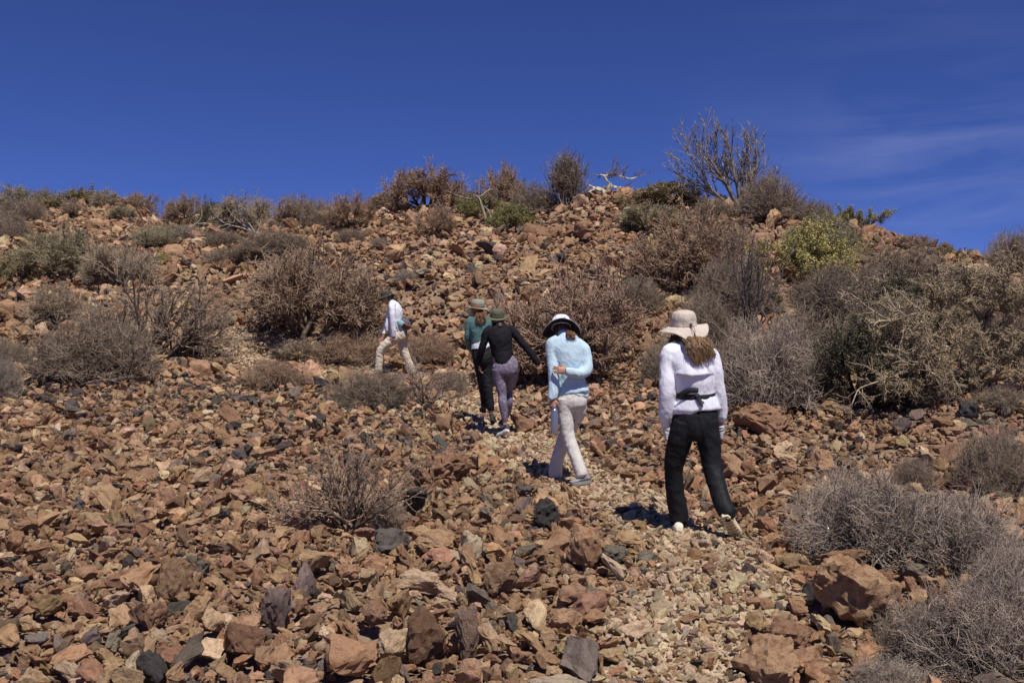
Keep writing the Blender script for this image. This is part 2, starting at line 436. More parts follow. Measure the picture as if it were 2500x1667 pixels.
for k, (u, vt, vb, w, tintc, label, lump) in enumerate(BOULDERS):
    p, d = G(u, min(vb, 1655) - 3)
    if vb > 1655: p, d = G(u, vb - 6)
    mpp = d / FOC
    wx = w * mpp; hz = (vb - vt) * mpp
    me = rock_mesh(3000 + k * 11, cuts=9 if w > 90 else (7 if w > 60 else 4), npts=11 + (k * 5) % 7, amp=0.085, mat=MAT_BOULDER, name="boulder", boxy=0.45, lump=lump)
    cs = np.empty(len(me.vertices) * 3, dtype=np.float32); me.vertices.foreach_get("co", cs); cs = cs.reshape(-1, 3)
    rot = np.array(Euler((R.uniform(-.2, .2), R.uniform(-.25, .25), R.uniform(0, 6.28))).to_matrix())
    cs = cs @ rot.T
    mn, mxx = cs.min(0), cs.max(0)
    cs = (cs - (mn + mxx) / 2) / (mxx - mn)
    dep = min(wx, hz * 1.5) * 0.95
    cs = cs * np.array([wx, dep, hz * 1.18])
    me.vertices.foreach_set("co", cs.astype(np.float32).ravel()); me.update()
    # texture coordinates stay comparable to the small stones: object space is metres/size
    o = bpy.data.objects.new("boulder" if w > 55 else "rock", me)
    sc = max(wx, hz) * 0.5
    me.vertices.foreach_set("co", (cs / sc).astype(np.float32).ravel()); me.update()
    o.scale = (sc, sc, sc)
    o.location = (p.x, p.y + dep * 0.35, p.z + hz * 0.42)
    o["tint"] = [tintc[0] * .88, tintc[1] * 0.85, tintc[2] * (0.74 if tintc[0] - tintc[2] > .06 else .8)]
    tag(o, label, "boulder" if w > 55 else "rock")
    link(o)
    TOP_ROCKS.append(o)
    FIXED.append((p.x, p.y + dep * 0.35, max(wx, dep) * 0.42))

# ------------------------------------------------------------------ scree: dart throwing, big stones first
CELL = 0.3
gridd = {}
def try_place(x, y, r, k):
    cx, cy = int(x // CELL), int(y // CELL)
    n = 2 if r > 0.22 else 1
    for i in range(cx - n, cx + n + 1):
        for j in range(cy - n, cy + n + 1):
            for (px, py, pr) in gridd.get((i, j), ()):
                s = k * (r + pr)
                if (x - px) ** 2 + (y - py) ** 2 < s * s: return False
    gridd.setdefault((cx, cy), []).append((x, y, r))
    return True
for f in FIXED:
    gridd.setdefault((int(f[0] // CELL), int(f[1] // CELL)), []).append(f)

rid_y = np.array([P(u, *COLS[u][-1]).y for u in UC])
def sample(n, ymin, ymax, amax=0.66):
    y = np.sqrt(R.uniform(ymin ** 2, ymax ** 2, n * 3))
    a = R.uniform(-amax, amax, n * 3)
    x = a * y
    yr = np.interp(a, AC, rid_y) + 1.2
    ok = y < yr
    return x[ok][:n], y[ok][:n]

def drift(x, y):
    return math.sin(x * 1.9 + 1.3 * math.sin(y * 1.1)) * math.cos(y * 1.4 - 0.8 * math.sin(x * 2.3)) + 0.4 * math.sin(x * 4.7 + y * 3.9)
stones = []   # x,y,r,kind
def passe(n, ymin, ymax, rmin, rmax, power, k, accept=None):
    x, y = sample(n, ymin, ymax)
    r = rmin * (rmax / rmin) ** (R.uniform(0, 1, len(x)) ** power)
    order = np.argsort(-r); x, y, r = x[order], y[order], r[order]
    pmk = pathmask(x, y)
    pr = R.uniform(0, 1, len(x))
    for i in range(len(x)):
        if pmk[i] > 0.35 and r[i] > 0.042 and pr[i] < (0.80 if r[i] < 0.075 else 0.96) * min(1, pmk[i] * 1.6): continue
        if accept is not None and not accept(x[i], y[i], r[i]): continue
        if try_place(x[i], y[i], r[i], k):
            stones.append((x[i], y[i], r[i], pmk[i]))
passe(450, 10, 40, 0.20, 0.34, 1.6, 0.80, lambda x, y, r: y > 17)
passe(220, 4.0, 20, 0.11, 0.16, 1.6, 0.9)
passe(24000, 17, 42, 0.070, 0.17, 1.9, 0.60, lambda x, y, r: r < 0.09 or drift(x, y) > -0.25 or R.random() < 0.3)
passe(34000, 3.2, 19, 0.040, 0.108, 2.4, 0.60, lambda x, y, r: r < 0.06 or drift(x, y) > 0.25 * (r > 0.075) - 0.1 or R.random() < 0.25)
passe(22000, 17, 34, 0.06, 0.085, 1.0, 0.62)
passe(42000, 3.2, 18.5, 0.03, 0.055, 1.0, 0.64)
nbig = len(stones)
passe(60000, 3.6, 10.5, 0.014, 0.03, 1.0, 0.62)
ppx = []
for pp in PATHS:                       # extra fine stones on the path
    for _ in range(15000):
        q = pp[R.integers(len(pp))]
        ppx.append((q[0] + R.normal(0, q[2] * 0.8), q[1] + R.normal(0, q[2])))
pmk = pathmask(np.array([q[0] for q in ppx]), np.array([q[1] for q in ppx]))
for (x, y), m in zip(ppx, pmk):
    r = 0.016 + 0.026 * R.random() ** 2
    if m > 0.2 and try_place(x, y, r, 0.55): stones.append((x, y, r, m))
S = np.array(stones)
N = len(S)
print("stones", nbig, N)

PAL = np.array([(0.42, 0.275, 0.185), (0.36, 0.22, 0.145), (0.30, 0.18, 0.125), (0.50, 0.355, 0.25), (0.56, 0.425, 0.315), (0.22, 0.148, 0.108),
                (0.090, 0.084, 0.082), (0.18, 0.158, 0.142), (0.42, 0.26, 0.165)])
PW = np.array([0.28, 0.23, 0.12, 0.13, 0.055, 0.05, 0.035, 0.055, 0.035])
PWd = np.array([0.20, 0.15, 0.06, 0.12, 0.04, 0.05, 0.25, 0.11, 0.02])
PWp = np.array([0.10, 0.02, 0.0, 0.34, 0.44, 0.01, 0.01, 0.07, 0.01])
PALp = PAL.copy(); PALp[3] = (0.52, 0.42, 0.31); PALp[4] = (0.60, 0.51, 0.39); PALp[7] = (0.34, 0.30, 0.25); PALp[0] = (0.38, 0.26, 0.16)
def uv_of(x, y, z):
    d = y * CP + z * SP; up = -y * SP + z * CP
    return 1250 + x / d * FOC, 833.5 - up / d * FOC, d
zg = H(S[:, 0], S[:, 1])
U, V, D = uv_of(S[:, 0], S[:, 1], zg)
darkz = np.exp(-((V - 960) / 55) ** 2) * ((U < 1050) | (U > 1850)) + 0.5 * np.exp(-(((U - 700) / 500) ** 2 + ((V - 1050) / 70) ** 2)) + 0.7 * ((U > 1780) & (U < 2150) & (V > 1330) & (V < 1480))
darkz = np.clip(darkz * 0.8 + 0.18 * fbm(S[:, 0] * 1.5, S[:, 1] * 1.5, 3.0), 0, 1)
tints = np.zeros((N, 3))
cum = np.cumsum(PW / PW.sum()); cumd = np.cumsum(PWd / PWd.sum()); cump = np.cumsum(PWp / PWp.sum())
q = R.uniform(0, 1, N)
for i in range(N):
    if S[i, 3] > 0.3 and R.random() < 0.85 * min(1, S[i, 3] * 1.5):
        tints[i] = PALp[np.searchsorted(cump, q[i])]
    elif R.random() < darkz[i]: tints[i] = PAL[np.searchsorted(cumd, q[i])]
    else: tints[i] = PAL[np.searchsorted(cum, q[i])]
val = R.normal(1.0, 0.14, N).clip(0.65, 1.4)
sat = ((tints[:, 0] - tints[:, 2]) / tints[:, 0])[:, None]
warm = np.clip((sat - 0.22) / 0.2, 0, 1)
tints = tints * val[:, None] * (warm * np.array([0.89, 0.855, 0.735]) + (1 - warm) * np.array([1.0, 0.88, 0.78]))
tints = tints * np.where(S[:, 3:4] > 0.3, np.array([[1.04, 0.995, 0.975]]), 1.0) * R.normal(1, 0.04, (N, 3))
tints = np.clip(tints, 0.03, 0.8)

# shape, tilt
rot = np.stack([R.normal(0, 0.5, N), R.normal(0, 0.5, N), R.uniform(0, 6.283, N)], 1)
r = S[:, 2]
sx = r * R.uniform(1.0, 1.5, N); sy = r * R.uniform(0.75, 1.1, N); sz = r * R.uniform(0.42, 0.95, N)
flip = R.uniform(0, 1, N) < 0.12
sx2 = np.where(flip, sz, sx); sz = np.where(flip, sx, sz); sx = sx2
# slope normal tilt
zx = (H(S[:, 0] + 0.2, S[:, 1]) - H(S[:, 0] - 0.2, S[:, 1])) / 0.4
zy = (H(S[:, 0], S[:, 1] + 0.2) - H(S[:, 0], S[:, 1] - 0.2)) / 0.4
pos = np.stack([S[:, 0], S[:, 1], zg + r * R.uniform(-0.05, 0.75, N) - 0.045 * (1 - np.clip(S[:, 3] * 1.5, 0, 1)) * np.clip(1.35 - r / 0.07, 0, 1)], 1)
eul = np.empty((N, 3))
slopeq = [Vector((-a, -b, 1)).normalized() for a, b in zip(zx, zy)]
Zax = Vector((0, 0, 1))
for i in range(N):
    m = Zax.rotation_difference(slopeq[i]).to_matrix() @ Euler(rot[i]).to_matrix()
    e = m.to_euler(); eul[i] = (e.x, e.y, e.z)

# people's footholds: keep big stones from burying feet (filled in below by FEET)
FEET = [G(1660, 1290)[0], G(1795, 1303)[0], G(1355, 1168)[0], G(1400, 1182)[0], G(1230, 1072)[0], G(1200, 1045)[0], G(1190, 1030)[0], G(925, 912)[0], G(1008, 918)[0]]
keep = np.ones(N, dtype=bool)
for f in FEET:
    dd = np.hypot(S[:, 0] - f.x, S[:, 1] - f.y)
    keep &= ~((dd < 0.17 + r) & (r > 0.035))
    low = (dd < 0.2 + r)
    pos[low, 2] = zg[low] - r[low] * 0.15

# 255 stones that show largest become parts of the ground
inview = (U > 5) & (U < 2495) & (V < 1660) & (V > 450)
app = np.where(inview & keep, np.maximum(sx, sy) / D, 0)
own = np.argsort(-app)[:255]
isown = np.zeros(N, dtype=bool); isown[own] = True
for i in own:
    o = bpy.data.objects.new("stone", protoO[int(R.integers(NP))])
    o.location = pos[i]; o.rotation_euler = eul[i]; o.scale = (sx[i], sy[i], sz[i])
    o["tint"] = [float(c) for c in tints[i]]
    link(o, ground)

def scatter(name, sel, lib, nlib, label):
    n = int(sel.sum())
    me = bpy.data.meshes.new(name)
    me.vertices.add(n); me.vertices.foreach_set("co", pos[sel].astype(np.float32).ravel())
    def add(nm, typ, arr, key):
        a = me.attributes.new(nm, typ, 'POINT'); a.data.foreach_set(key, arr.ravel())
    add("rot", 'FLOAT_VECTOR', eul[sel].astype(np.float32), "vector")
    add("scl", 'FLOAT_VECTOR', np.stack([sx, sy, sz], 1)[sel].astype(np.float32), "vector")
    add("pick", 'INT', R.integers(0, nlib, n).astype(np.int32), "value")
    add("tint", 'FLOAT_VECTOR', tints[sel].astype(np.float32), "vector")
    o = bpy.data.objects.new(name, me)
    t = bpy.data.node_groups.new(name + "_nodes", 'GeometryNodeTree')
    t.interface.new_socket("Geometry", in_out='INPUT', socket_type='NodeSocketGeometry')
    t.interface.new_socket("Geometry", in_out='OUTPUT', socket_type='NodeSocketGeometry')
    gi = t.nodes.new("NodeGroupInput"); go = t.nodes.new("NodeGroupOutput")
    ci = t.nodes.new("GeometryNodeCollectionInfo"); ci.inputs["Collection"].default_value = lib
    ci.inputs["Separate Children"].default_value = True; ci.inputs["Reset Children"].default_value = True
    io = t.nodes.new("GeometryNodeInstanceOnPoints"); io.inputs["Pick Instance"].default_value = True
    def na(nm, typ):
        a = t.nodes.new("GeometryNodeInputNamedAttribute"); a.data_type = typ; a.inputs["Name"].default_value = nm
        return a.outputs["Attribute"]
    e2r = t.nodes.new("FunctionNodeEulerToRotation")
    t.links.new(na("rot", 'FLOAT_VECTOR'), e2r.inputs[0])
    t.links.new(gi.outputs[0], io.inputs["Points"]); t.links.new(ci.outputs[0], io.inputs["Instance"])
    t.links.new(na("pick", 'INT'), io.inputs["Instance Index"]); t.links.new(e2r.outputs[0], io.inputs["Rotation"])
    t.links.new(na("scl", 'FLOAT_VECTOR'), io.inputs["Scale"])
    t.links.new(io.outputs[0], go.inputs[0])
    md = o.modifiers.new("scatter", 'NODES'); md.node_group = t
    tag(o, label, kind="stuff")
    return link(o)
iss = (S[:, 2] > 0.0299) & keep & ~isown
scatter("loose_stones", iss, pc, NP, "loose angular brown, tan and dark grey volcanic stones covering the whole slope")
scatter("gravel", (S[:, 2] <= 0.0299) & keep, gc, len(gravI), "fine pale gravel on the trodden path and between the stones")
# ------------------------------------------------------------------ plants
def bark_material(name, attr="tint", rough=0.85):
    r = NT(name, rough, 0.2)
    a = r.n("ShaderNodeAttribute", attribute_name=attr, attribute_type='OBJECT').outputs["Color"]
    n = r.noise(r.coord("Object"), 9.0, 3, 0.6); n2 = r.noise(r.coord("Object"), 60.0, 2, 0.6)
    c = r.mix(r.maprange(n, 0.35, 0.65, 0, 1), r.mix(1.0, a, (0.55, 0.53, 0.52), 'MULTIPLY'), r.mix(1.0, a, (1.45, 1.4, 1.32), 'MULTIPLY'))
    c = r.mix(r.maprange(n2, 0.4, 0.7, 0, 0.5), c, r.mix(1.0, c, (0.6, 0.6, 0.62), 'MULTIPLY'))
    r.col(c)
    return r.m
MAT_TWIG = bark_material("dry_twigs")
MAT_BARK = bark_material("bark")
def leaf_material():
    r = NT("small_leaves", 0.6, 0.25)
    a = r.n("ShaderNodeAttribute", attribute_name="tint", attribute_type='OBJECT').outputs["Color"]
    n = r.noise(r.coord("Object"), 12.0, 3, 0.7)
    c = r.mix(r.maprange(n, 0.3, 0.7, 0, 1), r.mix(1.0, a, (0.5, 0.6, 0.5), 'MULTIPLY'), r.mix(1.0, a, (1.5, 1.35, 1.1), 'MULTIPLY'))
    r.col(c)
    return r.m
MAT_LEAF = leaf_material()

def unit(v): return v / np.maximum(np.linalg.norm(v, axis=-1, keepdims=True), 1e-9)
def grow(rg, P0, D0, L, r0, r1, k, up=0.0, jit=0.15, out=None, outw=0.0):
    """polylines (N,k,3) from starts P0, directions D0, lengths L; radii r0 -> r1"""
    n = len(P0)
    pts = np.empty((n, k, 3)); pts[:, 0] = P0
    d = unit(D0); st = (L / (k - 1))[:, None]
    for i in range(1, k):
        pts[:, i] = pts[:, i - 1] + d * st
        d = d + rg.normal(0, jit, (n, 3)); d[:, 2] += up
        if outw: d = d + unit(pts[:, i] - out) * outw
        d = unit(d)
    t = np.linspace(0, 1, k)[None, :]
    rad = r0[:, None] * (1 - t) + r1[:, None] * t
    return pts, rad
def spawn(rg, pts, rad, nc, tmin, ang, lens, k, rr=0.6, rmin=0.002, up=0.0, jit=0.15, tmax=1.0, tip=0.45, angj=0.25, end_tip=True, out=None, outw=0.0, rcap=9):
    n, K, _ = pts.shape
    t = rg.uniform(tmin, tmax, (n, nc))
    if end_tip: t[:, 0] = 1.0
    f = t * (K - 1); i = np.minimum(f.astype(int), K - 2); g = (f - i)[..., None]
    ar = np.arange(n)[:, None]
    A = pts[ar, i]; B = pts[ar, i + 1]
    P0 = (A * (1 - g) + B * g).reshape(-1, 3)
    T = unit((B - A).reshape(-1, 3))
    ra = (rad[ar, i] * (1 - g[..., 0]) + rad[ar, i + 1] * g[..., 0]).reshape(-1)
    q = rg.normal(0, 1, T.shape); q = unit(q - (q * T).sum(-1, keepdims=True) * T)
    an = rg.normal(ang, angj, len(T))[:, None]
    if end_tip:
        m = np.zeros((n, nc), bool); m[:, 0] = True
        an[m.reshape(-1)] *= 0.3
    D0 = T * np.cos(an) + q * np.sin(an)
    Lp = np.linalg.norm(np.diff(pts, axis=1), axis=-1).sum(1)
    L = np.repeat(Lp, nc) * lens * rg.uniform(0.6, 1.3, len(T)) if lens > 0 else -lens * rg.uniform(0.6, 1.3, len(T))
    r0 = np.minimum(np.maximum(ra * rr, rmin), rcap)
    return grow(rg, P0, D0, L, r0, np.maximum(r0 * tip, rmin * 0.7), k, up, jit, out, outw)
def tubes(levels, sides):
    """list of (pts, rad, sides) -> verts, quads"""
    V, F, off = [], [], 0
    for (pts, rad), m in zip(levels, sides):
        n, K, _ = pts.shape
        d = unit(pts[:, -1] - pts[:, 0] + 1e-6)
        ref = np.where(np.abs(d[:, 2:3]) < 0.8, np.array([[0, 0, 1.0]]), np.array([[1.0, 0, 0]]))
        e1 = unit(np.cross(d, ref)); e2 = np.cross(d, e1)
        th = np.arange(m) * 2 * np.pi / m
        ring = e1[:, None, None, :] * np.cos(th)[None, None, :, None] + e2[:, None, None, :] * np.sin(th)[None, None, :, None]
        vv = pts[:, :, None, :] + ring * rad[:, :, None, None]
        V.append(vv.reshape(-1, 3))
        idx = off + np.arange(n * K * m).reshape(n, K, m)
        a = idx[:, :-1]; b = idx[:, 1:]
        F.append(np.stack([a, np.roll(a, -1, 2), np.roll(b, -1, 2), b], -1).reshape(-1, 4))
        off += n * K * m
    return np.concatenate(V), np.concatenate(F)
def leafs(rg, pts, n, size, spread=0.02):
    """n small leaf quads scattered along polylines"""
    N, K, _ = pts.shape
    i = rg.integers(0, N, n); f = rg.uniform(0.2, 1, n) * (K - 1); j = np.minimum(f.astype(int), K - 2); g = (f - j)[:, None]
    c = pts[i, j] * (1 - g) + pts[i, j + 1] * g + rg.normal(0, spread, (n, 3))
    a = unit(rg.normal(0, 1, (n, 3))); b = unit(np.cross(a, rg.normal(0, 1, (n, 3))))
    s = (size * rg.uniform(0.6, 1.4, n))[:, None]
    V = np.stack([c - a * s, c + b * s * 0.5, c + a * s, c - b * s * 0.5], 1).reshape(-1, 3)
    return V, np.arange(n * 4).reshape(n, 4)
def fan(rg, n, tmin, tmax, L, rx=1.0, ry=1.0, rz=1.0, base=0.05, bias=(0, 0)):
    """directions fanning up from the base; lengths reach an ellipsoid"""
    ph = rg.uniform(0, 2 * np.pi, n) ; th = np.radians(tmin + (tmax - tmin) * np.sqrt(rg.uniform(0, 1, n)))
    d = np.stack([np.sin(th) * np.cos(ph) + bias[0], np.sin(th) * np.sin(ph) + bias[1], np.cos(th)], 1); d = unit(d)
    l = L / np.sqrt((d[:, 0] / rx) ** 2 + (d[:, 1] / ry) ** 2 + (d[:, 2] / rz) ** 2) * rg.uniform(0.8, 1.05, n)
    P0 = np.stack([rg.normal(0, base, n), rg.normal(0, base, n), np.full(n, -0.03)], 1)
    return P0, d, l

# every builder returns {"trunk": mesh, "crown": mesh, ("leaf")} in a box about 1 wide (x, y) and 1 high
def pack(name, stems, ss, twigs, ts, leaves=None, hollow=True, norm=True):
    Vs, Fs = tubes(stems, ss); Vt, Ft = tubes(twigs, ts)
    allv = Vt
    if norm:
        wx = max(np.percentile(Vt[:, 0], 97.5) - np.percentile(Vt[:, 0], 2.5), 1e-3); hz = np.percentile(Vt[:, 2], 98)
        wy = np.percentile(Vt[:, 1], 99) - np.percentile(Vt[:, 1], 1)
    else: wx = wy = hz = 1.0
    S_ = np.array([1 / wx, 1 / wx, 1 / hz])
    # keep twigs off the ground
    res = {"trunk": np_mesh("trunk", Vs * S_, Fs, MAT_BARK, True), "crown": np_mesh("crown", Vt * S_, Ft, MAT_TWIG, True)}
    if leaves is not None:
        lv, lf = leaves; res["foliage"] = np_mesh("foliage", lv * S_, lf, MAT_LEAF, False)
    return res

TR = np.random.default_rng(5)
def trim(lv, env, lo=-0.05):
    """drop branches that leave the shrub's uneven envelope or dip into the ground"""
    pts, rad = lv
    e = pts / np.array(env); q = np.linalg.norm(e, axis=-1)
    az = np.arctan2(e[..., 1], e[..., 0]); el = e[..., 2]
    ph = len(pts) % 7 * 0.0 + env[2] * 5
    lim = 1.0 + 0.13 * np.sin(3 * az + 2.1 * el + ph) * np.cos(4.0 * el + az) + 0.09 * np.sin(7 * az + 5 * el + ph * 2) - 0.04
    lim = lim + TR.normal(0, 0.07, (len(pts), 1))
    ok = ((q - lim).max(1) < 0) & (pts[..., 2].min(1) > lo)
    return pts[ok], rad[ok]
def pack_env(stems, ss, twigs, ts, env, leaves=None):
    Vs, Fs = tubes(stems, ss); Vt, Ft = tubes(twigs, ts)
    S_ = np.array([0.5 / env[0], 0.5 / env[0], 1 / env[2]])
    res = {"trunk": np_mesh("trunk", Vs * S_, Fs, MAT_BARK, True), "crown": np_mesh("crown", Vt * S_, Ft, MAT_TWIG, True)}
    if leaves is not None: res["foliage"] = np_mesh("foliage", leaves[0] * S_, leaves[1], MAT_LEAF, False)
    return res
def proto_dome(seed, n0=16, tmax=72, aspect=0.55, dens=1.0, stub=0.05, thick=1.0, k3=5, jit=0.18):
    """bare dome shrub: fanned stems, stubby twigs packed towards the surface. aspect = height / width"""
    rg = np.random.default_rng(seed); env = (1, 1, 2 * aspect); th = thick
    P0, d, l = fan(rg, n0, 3, tmax, 1.0, rx=1, ry=1, rz=2 * aspect, base=0.07)
    l0 = grow(rg, P0, d, l * 0.50, np.full(n0, .026 * th), np.full(n0, .017 * th), 6, up=0.02, jit=0.10)
    l1 = trim(spawn(rg, *l0, nc=5, tmin=0.45, ang=0.48, lens=0.85, k=6, rr=0.72, rmin=.007, up=0.02, jit=0.12), env)
    l2 = trim(spawn(rg, *l1, nc=7, tmin=0.25, ang=0.62, lens=0.52, k=4, rr=0.6, rmin=.0052, up=0.02, jit=jit), env)
    l3 = trim(spawn(rg, *l2, nc=int(7 * dens), tmin=0.15, ang=0.75, lens=0.50, k=3, rr=0.7, rmin=.0040, up=0.02, jit=jit + .06), env)
    l4 = trim(spawn(rg, *l3, nc=3, tmin=0.1, ang=0.9, lens=-stub, k=2, rr=0.8, rmin=.0036, up=0.0, jit=0.1), env)
    return pack_env([l0, l1], [6, 4], [l2, l3, l4], [3, 3, 3], env)
def proto_hay(seed, n0=80, tmax=82, aspect=0.6, curl=0.30, fine=.0040):
    """fine grey brush: many thin wiry curved stems"""
    rg = np.random.default_rng(seed); env = (1, 1, 2 * aspect)
    P0, d, l = fan(rg, n0, 2, tmax, 1.0, rz=2 * aspect, base=0.30)
    l0 = trim(grow(rg, P0, d, l * 0.72, np.full(n0, .012), np.full(n0, .007), 6, up=0.02, jit=0.18), (1.2, 1.2, 2.4 * aspect))
    l1 = trim(spawn(rg, *l0, nc=8, tmin=0.15, ang=0.65, lens=0.62, k=5, rr=0.7, rmin=fine * 1.25, up=0.02, jit=curl), env)
    l2 = trim(spawn(rg, *l1, nc=7, tmin=0.15, ang=0.8, lens=0.55, k=4, rr=0.7, rmin=fine, up=0.0, jit=curl + .08), env)
    l3 = trim(spawn(rg, *l2, nc=2, tmin=0.2, ang=0.9, lens=0.6, k=3, rr=0.8, rmin=fine * .8, up=0, jit=0.25), env)
    return pack_env([l0], [4], [l1, l2, l3], [3, 3, 3], env)
def proto_upright(seed, n0=60, tmax=34, aspect=1.0):
    rg = np.random.default_rng(seed); env = (.75, .75, 1.0)
    P0, d, l = fan(rg, n0, 0, tmax, 1.0, rx=.75, ry=.75, rz=1.0, base=0.12)
    l0 = grow(rg, P0, d, l * 0.9, np.full(n0, .014), np.full(n0, .006), 6, up=0.02, jit=0.06)
    l1 = trim(spawn(rg, *l0, nc=8, tmin=0.15, ang=0.5, lens=0.38, k=4, rr=0.6, rmin=.0045, up=0.03, jit=0.14), (env[0], env[1], 1.15))
    l2 = trim(spawn(rg, *l1, nc=6, tmin=0.1, ang=0.65, lens=0.45, k=3, rr=0.7, rmin=.004, up=0.02, jit=0.18), env)
    return pack_env([l0], [4], [l1, l2], [3, 3], env)
def proto_leafy(seed, n0=14, tmax=78, aspect=0.65, nleaf=30000, size=0.0155):
    rg = np.random.default_rng(seed); env = (1, 1, 2 * aspect)
    P0, d, l = fan(rg, n0, 3, tmax, 1.0, rz=2 * aspect, base=0.08)
    l0 = grow(rg, P0, d, l * 0.52, np.full(n0, .026), np.full(n0, .016), 6, up=0.03, jit=0.14)
    l1 = trim(spawn(rg, *l0, nc=5, tmin=0.4, ang=0.55, lens=0.8, k=6, rr=0.7, rmin=.007, up=0.03, jit=0.16), env)
    l2 = trim(spawn(rg, *l1, nc=6, tmin=0.2, ang=0.7, lens=0.5, k=4, rr=0.6, rmin=.005, up=0.03, jit=0.2), env)
    l3 = trim(spawn(rg, *l2, nc=6, tmin=0.2, ang=0.8, lens=0.5, k=3, rr=0.6, rmin=.0042, up=0.02, jit=0.22), env)
    # leaf clusters follow a subset of the twigs so that clumps and gaps show
    sel = rg.uniform(0, 1, len(l3[0])) < 0.6
    lv = leafs(rg, l3[0][sel], nleaf, size, 0.022)
    return pack_env([l0, l1], [6, 4], [l2, l3], [3, 3], env, lv)

DOME = [proto_dome(11, aspect=.52), proto_dome(12, n0=22, tmax=78, aspect=.5, dens=1.2), proto_dome(13, n0=13, tmax=62, aspect=.75, dens=1.0),
        proto_dome(14, n0=18, tmax=80, aspect=.42)]
HAY = [proto_hay(21), proto_hay(22, n0=70, aspect=.5, curl=.26), proto_hay(23, n0=80, tmax=85, aspect=.4)]
UPR = [proto_upright(31)]
LEAFY = [proto_leafy(41), proto_leafy(42, tmax=85, aspect=.4)]

def plant(name, proto, u, v, wpx, hpx, cols, label, cat="shrub", group=None, dy=0.0, rz=None, base_scale=1.0, sink=0.02, deep=1.0):
    p, d = G(u, v)
    s = d / FOC
    r = empty(name, (p.x, p.y + dy, p.z - sink), R.uniform(0, 6.28) if rz is None else rz)
    tag(r, label, cat, group)
    w, h = wpx * s, hpx * s
    w *= 1.10; h *= 1.08
    if v < 626: w *= 1.28; h *= 1.14
    for key, me in proto.items():
        o = bpy.data.objects.new(key, me)
        o.scale = (w, w * deep, h)
        o["tint"] = cols[key]
        link(o, r)
    return r

C_BROWN = dict(trunk=(0.17, 0.125, 0.095), crown=(0.34, 0.245, 0.175), foliage=(0.2, 0.2, 0.05))
C_PINKB = dict(trunk=(0.16, 0.11, 0.09), crown=(0.36, 0.25, 0.175), foliage=(0.2, 0.2, 0.05))
C_TAN = dict(trunk=(0.22, 0.18, 0.14), crown=(0.38, 0.305, 0.22), foliage=(0.2, 0.2, 0.05))
C_GREY = dict(trunk=(0.16, 0.135, 0.125), crown=(0.28, 0.22, 0.17), foliage=(0.2, 0.2, 0.05))
C_HAY = dict(trunk=(0.26, 0.22, 0.205), crown=(0.34, 0.28, 0.235), foliage=(0.2, 0.2, 0.05))
C_DARK = dict(trunk=(0.10, 0.085, 0.08), crown=(0.22, 0.175, 0.14), foliage=(0.105, 0.098, 0.065))
C_OLIVE = dict(trunk=(0.18, 0.15, 0.11), crown=(0.33, 0.29, 0.19), foliage=(0.27, 0.22, 0.135))
C_YEL = dict(trunk=(0.16, 0.13, 0.08), crown=(0.28, 0.25, 0.13), foliage=(0.42, 0.37, 0.155))
C_GRN = dict(trunk=(0.20, 0.17, 0.12), crown=(0.26, 0.24, 0.14), foliage=(0.22, 0.21, 0.09))

